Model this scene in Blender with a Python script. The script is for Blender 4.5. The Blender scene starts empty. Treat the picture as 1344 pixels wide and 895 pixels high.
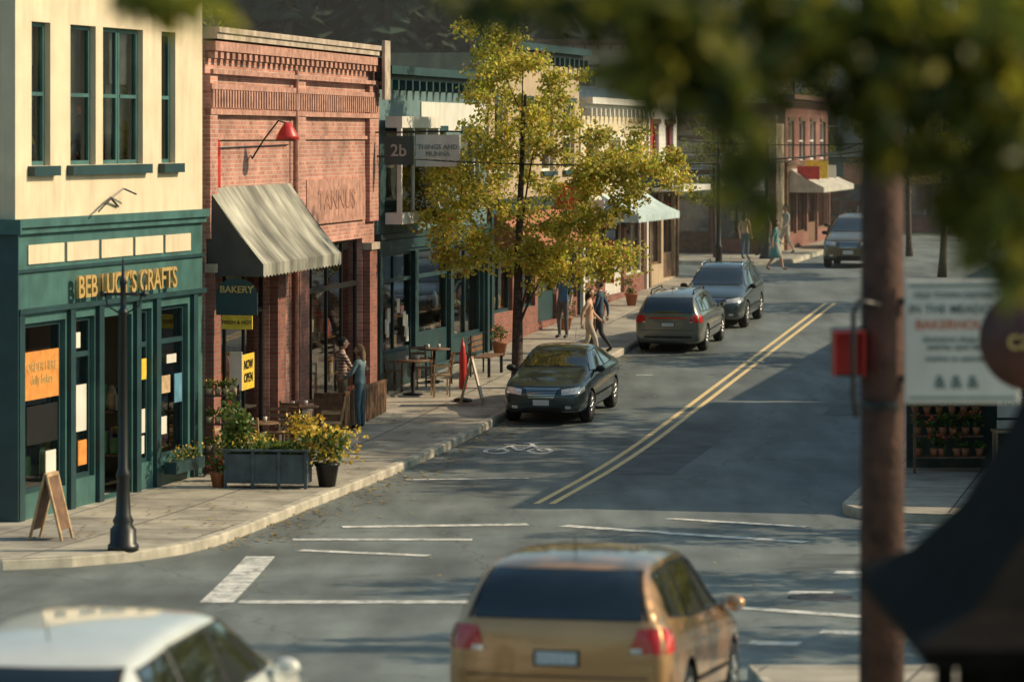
import bpy, bmesh, math, random
from mathutils import Vector, Matrix
from mathutils.bvhtree import BVHTree
R=random.Random(11)
sc=bpy.context.scene
COL=sc.collection
HC=6.1
K=0.212
TH=math.atan2(1.0,K)
T=Vector((math.cos(TH),math.sin(TH),0))
# ------------------------------------------------------------ terrain
def g(Y):
    if Y<24: return 1.5
    if Y<56: return 1.5*((56-Y)/32)**1.8
    if Y<60: return 0.0
    if Y<69.6: return 0.0355*(Y-60)**2/19.2
    if Y<112: return 0.0355*(Y-64.8)
    if Y<170: return 1.676+0.003*(Y-112)
    return 1.85+0.05*(Y-170)
def curb(Y):
    if Y>=56: 
        x=-0.73+K*(Y-68.5)
        if Y>104.5:
            d=min(1,(Y-104.5)/4.0); x-=4.0*(1-math.sqrt(max(0,1-d*d)))
        return x
    pts=[(47,-8.2),(47.15,-7.0),(47.6,-6.1),(48.4,-5.3),(49.4,-4.75),(50.6,-4.38),(52.5,-4.02),(54,-3.76),(56,-3.38)]
    if Y<=47: return -8.2
    for (a,xa),(b,xb) in zip(pts,pts[1:]):
        if Y<=b: return xa+(xb-xa)*(Y-a)/(b-a)
# ------------------------------------------------------------ materials
MATS={}
def nt(m):
    m.use_nodes=True
    return m.node_tree.nodes,m.node_tree.links
def mat(name,col,rough=.6,var=.12,scale=3.0,bump=.0,metal=0,coat=0,bscale=40,spec=.5,dirt=0.0):
    if name in MATS: return MATS[name]
    m=bpy.data.materials.new(name); N,Lk=nt(m); b=N['Principled BSDF']
    b.inputs['Roughness'].default_value=rough; b.inputs['Metallic'].default_value=metal
    b.inputs['Coat Weight'].default_value=coat; b.inputs['Coat Roughness'].default_value=.05
    b.inputs['Specular IOR Level'].default_value=spec
    tc=N.new('ShaderNodeTexCoord'); no=N.new('ShaderNodeTexNoise'); no.inputs['Scale'].default_value=scale; no.inputs['Detail'].default_value=8
    Lk.new(tc.outputs['Object'],no.inputs['Vector'])
    mx=N.new('ShaderNodeMix'); mx.data_type='RGBA'
    mx.inputs['A'].default_value=(*[max(0,c*(1-var*1.6)) for c in col],1)
    mx.inputs['B'].default_value=(*[min(1,c*(1+var)) for c in col],1)
    mr=N.new('ShaderNodeMapRange'); mr.inputs['From Min'].default_value=.3; mr.inputs['From Max'].default_value=.7
    Lk.new(no.outputs['Fac'],mr.inputs['Value']); Lk.new(mr.outputs[0],mx.inputs['Factor'])
    out=mx.outputs['Result']
    if dirt>0:
        n2=N.new('ShaderNodeTexNoise'); n2.inputs['Scale'].default_value=1.3; n2.inputs['Detail'].default_value=10
        mp=N.new('ShaderNodeMapping'); mp.inputs['Scale'].default_value=(3,3,.5); Lk.new(tc.outputs['Object'],mp.inputs['Vector']); Lk.new(mp.outputs[0],n2.inputs['Vector'])
        r2=N.new('ShaderNodeMapRange'); r2.inputs['From Min'].default_value=.48; r2.inputs['From Max'].default_value=.72; r2.inputs['To Max'].default_value=dirt
        Lk.new(n2.outputs['Fac'],r2.inputs['Value'])
        m2=N.new('ShaderNodeMix'); m2.data_type='RGBA'; m2.inputs['B'].default_value=(col[0]*.35,col[1]*.33,col[2]*.3,1)
        Lk.new(out,m2.inputs['A']); Lk.new(r2.outputs[0],m2.inputs['Factor']); out=m2.outputs['Result']
    Lk.new(out,b.inputs['Base Color'])
    if bump>0:
        n3=N.new('ShaderNodeTexNoise'); n3.inputs['Scale'].default_value=bscale; n3.inputs['Detail'].default_value=4
        Lk.new(tc.outputs['Object'],n3.inputs['Vector'])
        bp=N.new('ShaderNodeBump'); bp.inputs['Strength'].default_value=bump; bp.inputs['Distance'].default_value=.02
        Lk.new(n3.outputs['Fac'],bp.inputs['Height']); Lk.new(bp.outputs[0],b.inputs['Normal'])
    MATS[name]=m; return m
def brickmat(name,c1,c2,mortar,bw=.22,rh=.078,ms=.009,stain=.5):
    m=bpy.data.materials.new(name); N,Lk=nt(m); b=N['Principled BSDF']; b.inputs['Roughness'].default_value=.85
    tc=N.new('ShaderNodeTexCoord'); sp=N.new('ShaderNodeSeparateXYZ'); Lk.new(tc.outputs['Object'],sp.inputs[0])
    ad=N.new('ShaderNodeMath'); ad.operation='ADD'; Lk.new(sp.outputs[0],ad.inputs[0]); Lk.new(sp.outputs[1],ad.inputs[1])
    cb=N.new('ShaderNodeCombineXYZ'); Lk.new(ad.outputs[0],cb.inputs[0]); Lk.new(sp.outputs[2],cb.inputs[1])
    bt=N.new('ShaderNodeTexBrick'); bt.inputs['Scale'].default_value=1; bt.inputs['Brick Width'].default_value=bw; bt.inputs['Row Height'].default_value=rh; bt.inputs['Mortar Size'].default_value=ms
    bt.inputs['Color1'].default_value=(*c1,1); bt.inputs['Color2'].default_value=(*c2,1); bt.inputs['Mortar'].default_value=(*mortar,1)
    Lk.new(cb.outputs[0],bt.inputs['Vector'])
    n2=N.new('ShaderNodeTexNoise'); n2.inputs['Scale'].default_value=.9; n2.inputs['Detail'].default_value=9; n2.inputs['Roughness'].default_value=.65; Lk.new(tc.outputs['Object'],n2.inputs['Vector'])
    r2=N.new('ShaderNodeMapRange'); r2.inputs['From Min'].default_value=.35; r2.inputs['From Max'].default_value=.7; r2.inputs['To Min'].default_value=1.2; r2.inputs['To Max'].default_value=1-stain
    Lk.new(n2.outputs['Fac'],r2.inputs['Value'])
    m2=N.new('ShaderNodeVectorMath'); m2.operation='SCALE'; Lk.new(bt.outputs['Color'],m2.inputs[0]); Lk.new(r2.outputs[0],m2.inputs['Scale'])
    Lk.new(m2.outputs[0],b.inputs['Base Color'])
    bp=N.new('ShaderNodeBump'); bp.inputs['Strength'].default_value=.6; bp.inputs['Distance'].default_value=.012; bp.invert=True
    Lk.new(bt.outputs['Fac'],bp.inputs['Height']); Lk.new(bp.outputs[0],b.inputs['Normal'])
    return m
def siding(name,col,pitch=.14):
    m=mat(name,col,.6,.1,2,dirt=.35); N,Lk=nt(m); b=N['Principled BSDF']
    tc=N.new('ShaderNodeTexCoord'); sp=N.new('ShaderNodeSeparateXYZ'); Lk.new(tc.outputs['Object'],sp.inputs[0])
    dv=N.new('ShaderNodeMath'); dv.operation='DIVIDE'; dv.inputs[1].default_value=pitch; Lk.new(sp.outputs[2],dv.inputs[0])
    fr=N.new('ShaderNodeMath'); fr.operation='FRACT'; Lk.new(dv.outputs[0],fr.inputs[0])
    bp=N.new('ShaderNodeBump'); bp.inputs['Strength'].default_value=1; bp.inputs['Distance'].default_value=.03; bp.invert=True
    Lk.new(fr.outputs[0],bp.inputs['Height']); Lk.new(bp.outputs[0],b.inputs['Normal']); return m
def glassmat(name,tint=.85,gl=.12):
    m=bpy.data.materials.new(name); N,Lk=nt(m); N.remove(N['Principled BSDF']); o=N['Material Output']
    t=N.new('ShaderNodeBsdfTransparent'); t.inputs[0].default_value=(tint*.95,tint,tint,1)
    q=N.new('ShaderNodeBsdfGlossy'); q.inputs['Roughness'].default_value=.03
    lw=N.new('ShaderNodeFresnel'); lw.inputs['IOR'].default_value=1.6
    ad=N.new('ShaderNodeMath'); ad.operation='ADD'; ad.inputs[1].default_value=gl; ad.use_clamp=True; Lk.new(lw.outputs[0],ad.inputs[0])
    mx=N.new('ShaderNodeMixShader'); Lk.new(ad.outputs[0],mx.inputs[0]); Lk.new(t.outputs[0],mx.inputs[1]); Lk.new(q.outputs[0],mx.inputs[2]); Lk.new(mx.outputs[0],o.inputs[0])
    return m
def leafmat(name,cols,trans=.45,rough=.5):
    m=bpy.data.materials.new(name); N,Lk=nt(m); b=N['Principled BSDF']; o=N['Material Output']; b.inputs['Roughness'].default_value=rough
    ge=N.new('ShaderNodeNewGeometry'); cr=N.new('ShaderNodeValToRGB'); e=cr.color_ramp.elements
    while len(e)<len(cols): e.new(.5)
    for i,c in enumerate(cols): e[i].position=i/(len(cols)-1); e[i].color=(*c,1)
    Lk.new(ge.outputs['Random Per Island'],cr.inputs[0])
    tc=N.new('ShaderNodeTexCoord'); no=N.new('ShaderNodeTexNoise'); no.inputs['Scale'].default_value=.8; Lk.new(tc.outputs['Object'],no.inputs['Vector'])
    mr=N.new('ShaderNodeMapRange'); mr.inputs['From Min'].default_value=.35; mr.inputs['From Max'].default_value=.65; mr.inputs['To Min'].default_value=.65; mr.inputs['To Max'].default_value=1.3; Lk.new(no.outputs['Fac'],mr.inputs['Value'])
    sc_=N.new('ShaderNodeVectorMath'); sc_.operation='SCALE'; Lk.new(cr.outputs[0],sc_.inputs[0]); Lk.new(mr.outputs[0],sc_.inputs['Scale'])
    Lk.new(sc_.outputs[0],b.inputs['Base Color'])
    tr=N.new('ShaderNodeBsdfTranslucent'); Lk.new(sc_.outputs[0],tr.inputs[0])
    mx=N.new('ShaderNodeMixShader'); mx.inputs[0].default_value=trans; Lk.new(b.outputs[0],mx.inputs[1]); Lk.new(tr.outputs[0],mx.inputs[2]); Lk.new(mx.outputs[0],o.inputs[0])
    return m
def asphalt():
    m=bpy.data.materials.new('asphalt'); N,Lk=nt(m); b=N['Principled BSDF']; b.inputs['Roughness'].default_value=.68; b.inputs['Specular IOR Level'].default_value=.5
    tc=N.new('ShaderNodeTexCoord')
    def noise(s,d=8,sx=(1,1,1)):
        mp=N.new('ShaderNodeMapping'); mp.inputs['Scale'].default_value=sx; mp.inputs['Rotation'].default_value=(0,0,-(TH-math.pi/2)); Lk.new(tc.outputs['Object'],mp.inputs['Vector'])
        n=N.new('ShaderNodeTexNoise'); n.inputs['Scale'].default_value=s; n.inputs['Detail'].default_value=d; Lk.new(mp.outputs[0],n.inputs['Vector']); return n.outputs['Fac']
    def rng(v,a,b_,c,d):
        r=N.new('ShaderNodeMapRange'); r.inputs['From Min'].default_value=a; r.inputs['From Max'].default_value=b_; r.inputs['To Min'].default_value=c; r.inputs['To Max'].default_value=d; Lk.new(v,r.inputs['Value']); return r.outputs[0]
    def mul(a,b_):
        n=N.new('ShaderNodeMath'); n.operation='MULTIPLY'; Lk.new(a,n.inputs[0]); Lk.new(b_,n.inputs[1]); return n.outputs[0]
    f=mul(rng(noise(.35,6),.3,.7,.7,1.3), rng(noise(1.6,10,(1,.18,1)),.3,.7,.7,1.3))
    f=mul(f,rng(noise(60,3),.3,.7,.7,1.3))
    vo=N.new('ShaderNodeTexVoronoi'); vo.feature='DISTANCE_TO_EDGE'; vo.inputs['Scale'].default_value=.2
    wn=N.new('ShaderNodeTexNoise'); wn.inputs['Scale'].default_value=1.2; wn.inputs['Detail'].default_value=6; Lk.new(tc.outputs['Object'],wn.inputs['Vector'])
    av=N.new('ShaderNodeVectorMath'); av.operation='ADD'; Lk.new(tc.outputs['Object'],av.inputs[0]); Lk.new(wn.outputs['Color'],av.inputs[1]); Lk.new(av.outputs[0],vo.inputs['Vector'])
    f=mul(f,rng(vo.outputs['Distance'],0,.006,.55,1.0))
    s=N.new('ShaderNodeVectorMath'); s.operation='SCALE'; s.inputs[0].default_value=(.132,.152,.146); Lk.new(f,s.inputs['Scale']); Lk.new(s.outputs[0],b.inputs['Base Color'])
    bp=N.new('ShaderNodeBump'); bp.inputs['Strength'].default_value=.35; bp.inputs['Distance'].default_value=.01; Lk.new(noise(90,2),bp.inputs['Height']); Lk.new(bp.outputs[0],b.inputs['Normal'])
    return m
def paving():
    m=bpy.data.materials.new('paving'); N,Lk=nt(m); b=N['Principled BSDF']; b.inputs['Roughness'].default_value=.85
    tc=N.new('ShaderNodeTexCoord'); mp=N.new('ShaderNodeMapping'); mp.inputs['Rotation'].default_value=(0,0,-(TH-math.pi/2)); Lk.new(tc.outputs['Object'],mp.inputs['Vector'])
    bt=N.new('ShaderNodeTexBrick'); bt.offset=0; bt.inputs['Scale'].default_value=1; bt.inputs['Brick Width'].default_value=1.5; bt.inputs['Row Height'].default_value=1.5; bt.inputs['Mortar Size'].default_value=.018
    bt.inputs['Color1'].default_value=(.44,.40,.32,1); bt.inputs['Color2'].default_value=(.34,.31,.26,1); bt.inputs['Mortar'].default_value=(.10,.09,.08,1); Lk.new(mp.outputs[0],bt.inputs['Vector'])
    n=N.new('ShaderNodeTexNoise'); n.inputs['Scale'].default_value=1.1; n.inputs['Detail'].default_value=10; n.inputs['Roughness'].default_value=.65; Lk.new(tc.outputs['Object'],n.inputs['Vector'])
    r=N.new('ShaderNodeMapRange'); r.inputs['From Min'].default_value=.3; r.inputs['From Max'].default_value=.7; r.inputs['To Min'].default_value=.45; r.inputs['To Max'].default_value=1.2; Lk.new(n.outputs['Fac'],r.inputs['Value'])
    s=N.new('ShaderNodeVectorMath'); s.operation='SCALE'; Lk.new(bt.outputs['Color'],s.inputs[0]); Lk.new(r.outputs[0],s.inputs['Scale']); Lk.new(s.outputs[0],b.inputs['Base Color'])
    return m
def paintmark(name,col,wear=.85,lo=.43):
    m=bpy.data.materials.new(name); N,Lk=nt(m); b=N['Principled BSDF']; o=N['Material Output']; b.inputs['Roughness'].default_value=.6
    tc=N.new('ShaderNodeTexCoord'); n=N.new('ShaderNodeTexNoise'); n.inputs['Scale'].default_value=4; n.inputs['Detail'].default_value=12; n.inputs['Roughness'].default_value=.8; Lk.new(tc.outputs['Object'],n.inputs['Vector'])
    r=N.new('ShaderNodeMapRange'); r.inputs['From Min'].default_value=lo; r.inputs['From Max'].default_value=lo+.17; r.inputs['To Max'].default_value=wear; Lk.new(n.outputs['Fac'],r.inputs['Value'])
    mx=N.new('ShaderNodeMix'); mx.data_type='RGBA'; mx.inputs['A'].default_value=(*col,1); mx.inputs['B'].default_value=(.13,.145,.14,1); Lk.new(r.outputs[0],mx.inputs['Factor']); Lk.new(mx.outputs['Result'],b.inputs['Base Color'])
    return m
M_ASPH=asphalt(); M_PAVE=paving()
M_WHITEP=paintmark('white_road_paint',(.78,.77,.72)); M_YELP=paintmark('yellow_road_paint',(.82,.60,.28),.5,.5)
M_KERB=mat('kerb_concrete',(.46,.42,.34),.85,.25,2.5,.3,dirt=.4)
M_CREAM=mat('cream_stucco',(.68,.56,.39),.8,.08,1.5,.15,dirt=.25)
M_TEAL=mat('teal_paint',(.05,.135,.125),.5,.2,2,dirt=.4)
M_DTEAL=mat('dark_teal_paint',(.016,.05,.055),.45,.2,2)
M_BRICK=brickmat('red_brick',(.56,.26,.195),(.38,.155,.115),(.50,.37,.30),stain=.55)
M_BRICKD=brickmat('dark_red_brick',(.30,.10,.07),(.2,.065,.05),(.2,.15,.12),stain=.4)
M_TRIMB=mat('brick_trim',(.46,.24,.18),.8,.25,6,.3,dirt=.5)
M_STONE=mat('cap_stone',(.45,.36,.28),.85,.25,3,.3,dirt=.5)
M_DARK=mat('dark_interior',(.022,.02,.018),.9,.3,2)
M_INT=mat('interior_wall',(.16,.11,.065),.9,.4,1.2)
M_BLACK=mat('black_iron',(.012,.012,.012),.4,.2,6)
M_GLASS=glassmat('window_glass'); 
M_WHITE=mat('white_paint',(.66,.63,.56),.55,.07,2,dirt=.25)
M_WOOD=mat('brown_wood',(.16,.085,.045),.6,.3,8)
M_LWOOD=mat('pale_wood',(.42,.28,.15),.6,.25,8)
M_BARK=mat('bark',(.075,.055,.042),.9,.35,12,.8,bscale=25)
M_GOLD=mat('gold_letters',(.62,.42,.16),.4,.1,3,metal=.3)
def awncanvas():
    m=mat('grey_awning_canvas',(.33,.32,.26),.85,.35,1.2,dirt=.3); N,Lk=nt(m); b=N['Principled BSDF']
    src=b.inputs['Base Color'].links[0].from_socket
    tc=N.new('ShaderNodeTexCoord'); mp=N.new('ShaderNodeMapping'); mp.inputs['Scale'].default_value=(1.6,.35,.35); Lk.new(tc.outputs['Object'],mp.inputs['Vector'])
    n=N.new('ShaderNodeTexNoise'); n.inputs['Scale'].default_value=1.6; n.inputs['Detail'].default_value=5; Lk.new(mp.outputs[0],n.inputs['Vector'])
    r=N.new('ShaderNodeMapRange'); r.inputs['From Min'].default_value=.35; r.inputs['From Max'].default_value=.62; r.inputs['To Min'].default_value=.4; r.inputs['To Max'].default_value=1.15; Lk.new(n.outputs['Fac'],r.inputs['Value'])
    s=N.new('ShaderNodeVectorMath'); s.operation='SCALE'; Lk.new(src,s.inputs[0]); Lk.new(r.outputs[0],s.inputs['Scale']); Lk.new(s.outputs[0],b.inputs['Base Color']); return m
M_AWN=awncanvas(); M_AWNSHADE=mat('awning_side_canvas',(.07,.065,.06),.9,.2,2)  # awning ends: same canvas, their shade painted in as a darker colour
M_ORANGE=mat('orange_poster',(.65,.25,.05),.6,.15,6); M_YELPOST=mat('yellow_poster',(.75,.5,.04),.6,.15,9)
M_RED=mat('red_enamel',(.50,.03,.025),.4,.15,4); M_SLATE=mat('slate_planter',(.07,.10,.115),.6,.25,4,dirt=.3)
M_TERR=mat('terracotta',(.35,.13,.06),.8,.2,5); M_CURT=mat('curtain',(.45,.42,.36),.9,.2,3)
M_CHROME=mat('chrome',(.7,.7,.7),.15,.05,3,metal=1); M_TYRE=mat('tyre',(.018,.018,.018),.85,.2,9)
M_RUB=mat('rubber_trim',(.012,.012,.013),.6,.2,5)
M_CGLASS=mat('car_glass',(.012,.016,.017),.04,.3,1.5,coat=1,spec=.9)
M_TAIL=mat('tail_lamp',(.6,.015,.01),.15,.15,20,coat=1); M_HEAD=mat('head_lamp',(.6,.6,.58),.1,.2,25,coat=1,metal=.3)
M_PLATE=mat('number_plate',(.6,.62,.62),.4,.2,60)
M_SKIN=mat('skin',(.50,.30,.21),.5,.08,6); M_FLO=leafmat('yellow_flowers',[(.75,.5,.05),(.8,.6,.1),(.6,.35,.03)],.3)
M_RFLO=leafmat('red_flowers',[(.6,.05,.04),(.7,.12,.1),(.5,.2,.05)],.3)
M_LG=leafmat('green_leaves',[(.05,.10,.02),(.10,.17,.03),(.17,.20,.04)],.45)
M_LY=leafmat('autumn_leaves',[(.22,.27,.035),(.36,.40,.05),(.55,.50,.07),(.70,.57,.09),(.78,.62,.14),(.34,.37,.05),(.58,.28,.07)],.5)
M_LD=leafmat('shade_leaves',[(.05,.075,.012),(.09,.12,.018),(.19,.20,.02),(.40,.34,.03)],.55)
M_LT=leafmat('street_leaves',[(.10,.14,.02),(.18,.20,.03),(.30,.28,.04),(.42,.34,.06)],.4)
M_CON=leafmat('conifer_needles',[(.006,.018,.012),(.012,.03,.018),(.02,.045,.025)],.1,.8)
GOODS=[mat('goods_%d'%i,c,.6,.2,6) for i,c in enumerate([(.5,.35,.2),(.6,.12,.05),(.1,.25,.35),(.65,.6,.5),(.7,.45,.08),(.15,.3,.12),(.3,.15,.3),(.05,.05,.05)])]
# ------------------------------------------------------------ mesh builder
class MB:
    def __init__(s,m=None,smooth=False): s.v=[];s.f=[];s.mi=[];s.m=m if isinstance(m,list) else [m];s.smooth=smooth;s.c=0
    def face(s,pts):
        n=len(s.v); s.v+= [tuple(p) for p in pts]; s.f.append(tuple(range(n,n+len(pts)))); s.mi.append(s.c)
    def box(s,x0,x1,y0,y1,z0,z1,M=None):
        n=len(s.v); P=[(x0,y0,z0),(x1,y0,z0),(x1,y1,z0),(x0,y1,z0),(x0,y0,z1),(x1,y0,z1),(x1,y1,z1),(x0,y1,z1)]
        if M is not None: P=[tuple(M@Vector(p)) for p in P]
        s.v+=P
        for f in [(0,3,2,1),(4,5,6,7),(0,1,5,4),(1,2,6,5),(2,3,7,6),(3,0,4,7)]: s.f.append(tuple(n+i for i in f)); s.mi.append(s.c)
    def tube(s,pts,rad,n=8,cap=True):
        pts=[Vector(p) for p in pts]; 
        if not isinstance(rad,(list,tuple)): rad=[rad]*len(pts)
        base=len(s.v); prev=None
        for i,p in enumerate(pts):
            d=(pts[min(i+1,len(pts)-1)]-pts[max(i-1,0)]).normalized()
            if prev is None:
                a=Vector((0,0,1)) if abs(d.z)<.9 else Vector((1,0,0)); u=d.cross(a).normalized()
            else: u=(prev-d*prev.dot(d)).normalized()
            prev=u; w=d.cross(u)
            for k in range(n):
                t=2*math.pi*k/n; s.v.append(tuple(p+(u*math.cos(t)+w*math.sin(t))*rad[i]))
        for i in range(len(pts)-1):
            for k in range(n):
                a=base+i*n+k;b=base+i*n+(k+1)%n; s.f.append((a,b,b+n,a+n)); s.mi.append(s.c)
        if cap:
            s.f.append(tuple(base+k for k in reversed(range(n)))); s.mi.append(s.c)
            e=base+(len(pts)-1)*n; s.f.append(tuple(e+k for k in range(n))); s.mi.append(s.c)
    def lathe(s,c,prof,n=14,axis='z'):
        base=len(s.v)
        for r,h in prof:
            for k in range(n):
                t=2*math.pi*k/n
                if axis=='z': s.v.append((c[0]+r*math.cos(t),c[1]+r*math.sin(t),c[2]+h))
                elif axis=='y': s.v.append((c[0]+r*math.cos(t),c[1]+h,c[2]+r*math.sin(t)))
                else: s.v.append((c[0]+h,c[1]+r*math.cos(t),c[2]+r*math.sin(t)))
        for i in range(len(prof)-1):
            for k in range(n):
                a=base+i*n+k;b=base+i*n+(k+1)%n; s.f.append((a,b,b+n,a+n)); s.mi.append(s.c)
        s.f.append(tuple(base+k for k in reversed(range(n)))); s.mi.append(s.c)
        e=base+(len(prof)-1)*n; s.f.append(tuple(e+k for k in range(n))); s.mi.append(s.c)
    def ball(s,c,r,n=12,M=None,fn=None):
        if not isinstance(r,(tuple,list)): r=(r,r,r)
        base=len(s.v); h=n//2+2
        for i in range(h+1):
            ph=math.pi*i/h
            for k in range(n):
                t=2*math.pi*k/n; p=Vector((math.sin(ph)*math.cos(t),math.sin(ph)*math.sin(t),math.cos(ph)))
                if fn: p=fn(p)
                p=Vector((p.x*r[0],p.y*r[1],p.z*r[2]))
                if M is not None: p=M@p
                s.v.append(tuple(p+Vector(c)))
        for i in range(h):
            for k in range(n):
                a=base+i*n+k;b=base+i*n+(k+1)%n; s.f.append((a,a+n,b+n,b)); s.mi.append(s.c)
    def leaf(s,c,size,up=.3):
        a=Vector((R.gauss(0,1),R.gauss(0,1),R.gauss(0,1)-up)).normalized(); b=Vector((R.gauss(0,1),R.gauss(0,1),R.gauss(0,1))); u=a.cross(b).normalized(); nn=a.cross(u)
        L=size*R.uniform(.7,1.25); w=L*.36; c=Vector(c)
        s.face([c,c+a*L*.45+u*w+nn*L*.08,c+a*L,c+a*L*.45-u*w+nn*L*.08])
    def leaves(s,c,r,n,size):
        for _ in range(n):
            d=Vector((R.gauss(0,1),R.gauss(0,1),R.gauss(0,1))).normalized()*(R.random()**.5)
            s.leaf((c[0]+d.x*r[0],c[1]+d.y*r[1],c[2]+d.z*r[2]),size)
    def wall(s,x0,x1,z0,z1,ops,y=0,t=.25):
        xs=sorted({x0,x1,*[v for o in ops for v in o[:2]]}); zs=sorted({z0,z1,*[v for o in ops for v in o[2:4]]})
        def solid(i,j):
            if i<0 or j<0 or i>=len(xs)-1 or j>=len(zs)-1: return None
            cx=(xs[i]+xs[i+1])/2; cz=(zs[j]+zs[j+1])/2
            return not any(o[0]<cx<o[1] and o[2]<cz<o[3] for o in ops)
        for i in range(len(xs)-1):
            for j in range(len(zs)-1):
                if not solid(i,j): continue
                a,b,c,d=xs[i],xs[i+1],zs[j],zs[j+1]
                s.face([(a,y,c),(b,y,c),(b,y,d),(a,y,d)]); s.face([(a,y+t,c),(a,y+t,d),(b,y+t,d),(b,y+t,c)])
                if not solid(i-1,j): s.face([(a,y+t,c),(a,y,c),(a,y,d),(a,y+t,d)])
                if not solid(i+1,j): s.face([(b,y,c),(b,y+t,c),(b,y+t,d),(b,y,d)])
                if not solid(i,j-1): s.face([(a,y,c),(a,y+t,c),(b,y+t,c),(b,y,c)])
                if not solid(i,j+1): s.face([(a,y,d),(b,y,d),(b,y+t,d),(a,y+t,d)])
    def mesh(s,name):
        me=bpy.data.meshes.new(name); me.from_pydata(s.v,[],s.f)
        for m in s.m: me.materials.append(m)
        me.polygons.foreach_set('material_index',s.mi)
        if s.smooth: me.polygons.foreach_set('use_smooth',[True]*len(s.f))
        me.update(); return me
    def obj(s,name,parent=None,bevel=0):
        o=bpy.data.objects.new(name,s.mesh(name)); COL.objects.link(o)
        if parent: o.parent=parent
        if bevel:
            b=o.modifiers.new('bevel','BEVEL'); b.width=bevel; b.segments=2; b.limit_method='ANGLE'
        return o
class G:
    def __init__(s,name,loc=(0,0,0),rz=0,M=None):
        s.e=bpy.data.objects.new(name,None); COL.objects.link(s.e); s.e.empty_display_size=.2
        s.e.matrix_world=M if M is not None else Matrix.Translation(loc)@Matrix.Rotation(rz,4,'Z'); s.P={}
    def p(s,name,m=None,smooth=False,bevel=0):
        if name not in s.P: s.P[name]=(MB(m,smooth),bevel)
        return s.P[name][0]
    def text(s,txt,loc,size,m,face='-y',ext=.012,name='lettering',sx=1):
        c=bpy.data.curves.new(name,'FONT'); c.body=txt; c.size=size; c.extrude=ext; c.align_x='CENTER'; c.align_y='CENTER'; c.materials.append(m); c.resolution_u=3; c.offset=size*.012
        o=bpy.data.objects.new(name,c); COL.objects.link(o); o.parent=s.e; o.location=loc; o.scale=(sx,1,1)
        o.rotation_euler={'-y':(math.pi/2,0,0),'-x':(math.pi/2,0,-math.pi/2),'+x':(math.pi/2,0,math.pi/2)}[face]
    def done(s):
        for n,(mb,bv) in s.P.items():
            if mb.f: mb.obj(n,s.e,bv)
        return s.e
# ------------------------------------------------------------ ground, road, sidewalks
def grid(name,xs,ys,zf,m,parent=None):
    mb=MB(m,True); nx=len(xs)
    mb.v=[(x,y,zf(x,y)) for y in ys for x in xs]
    for j in range(len(ys)-1):
        for i in range(nx-1):
            a=j*nx+i; mb.f.append((a,a+1,a+1+nx,a+nx)); mb.mi.append(0)
    return mb.obj(name,parent)
M_GRASS=mat('grass_ground',(.03,.045,.02),.95,.4,.5,.5)
ysr=[-60,-30,0,10,20]+[24+i*.5 for i in range(0,189)]+[120+i*2 for i in range(26)]
def gz(x,y):
    z=g(y)-.06
    if y>150: z+=min(1,(y-150)/60)*max(0,(-x+6))*.03+ (max(0,y-180)*.05)
    return z
grid('ground',[-700,-300,-120,-60]+[i*6 for i in range(-8,9)]+[60,120,300,700],ysr+[180,190,200,220,250,300,400,600,900],lambda x,y:gz(x,y)-.0,M_GRASS)
grid('road',[-60,-30,-12,0,12,30,60],[y for y in ysr if 0<=y<=150],lambda x,y:g(y),M_ASPH)
def slab(name,xl,xr,ys,m=M_PAVE,h=.15):
    mb=MB(m); n=8
    rows=[[xl(y)+(xr(y)-xl(y))*i/n for i in range(n+1)] for y in ys]
    for a in range(len(ys)-1):
        for i in range(n):
            mb.face([(rows[a][i],ys[a],g(ys[a])+h),(rows[a][i+1],ys[a],g(ys[a])+h),(rows[a+1][i+1],ys[a+1],g(ys[a+1])+h),(rows[a+1][i],ys[a+1],g(ys[a+1])+h)])
    return mb.obj(name)
def kerb(name,pts,side=1,w=.16,h=.155,parent=None):
    mb=MB(M_KERB); P=[Vector((x,y,0)) for x,y in pts]; prof=[(0,-.1),(0,h-.03),(.03*side,h),(w*side,h),(w*side,h-.05)]
    rows=[]
    for i,p in enumerate(P):
        d=(P[min(i+1,len(P)-1)]-P[max(i-1,0)]).normalized(); nrm=Vector((-d.y,d.x,0))
        rows.append([tuple(p+nrm*o+Vector((0,0,g(p.y)+z))) for o,z in prof])
    for a,b in zip(rows,rows[1:]):
        for i in range(len(prof)-1): mb.face([a[i],b[i],b[i+1],a[i+1]])
    return mb.obj(name,parent)
ysl=[47,47.08,47.15,47.3,47.45,47.6]+[48+i*.25 for i in range(0,33)]+[57+i for i in range(0,48)]+[104.5+i*.25 for i in range(0,17)]
slab('sidewalk',lambda y:-45,lambda y:curb(y)-.02,ysl)
kerb('kerb',[(-45,47),(-20,47),(-9,47)]+[(curb(y),y) for y in ysl]+[(-5,108.5),(-45,108.5)])
def rcurb(y):
    x=5.4+K*(y-56)
    if y<56: x+= 2.2*(1-math.sqrt(max(0,1-((56-y)/2.0)**2)))
    return x
ysr2=[54,54.05,54.2,54.5,55,55.5,56]+[57+i for i in range(0,50)]
slab('sidewalk',lambda y:rcurb(y)+.02,lambda y:50,ysr2)
kerb('kerb',[(rcurb(y),y) for y in reversed(ysr2)]+[(9,54),(50,54)])
slab('sidewalk',lambda y:2.32,lambda y:40,[-5,0,5,10,15,20,24,27,30,33.5]); kerb('kerb',[(40,33.5),(10,33.5),(2.3,33.5),(2.3,30),(2.3,27),(2.3,24),(2.3,20),(2.3,15),(2.3,10),(2.3,5),(2.3,-5)])
fx=lambda y:9.5+K*(y-118)-(1.5*(1-math.sqrt(max(0,1-((120-y)/2)**2))) if y<120 else 0)
slab('sidewalk',lambda y:-40,fx,[118,118.05,118.3,118.7,119.3,120,125,130,140,150])
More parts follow.
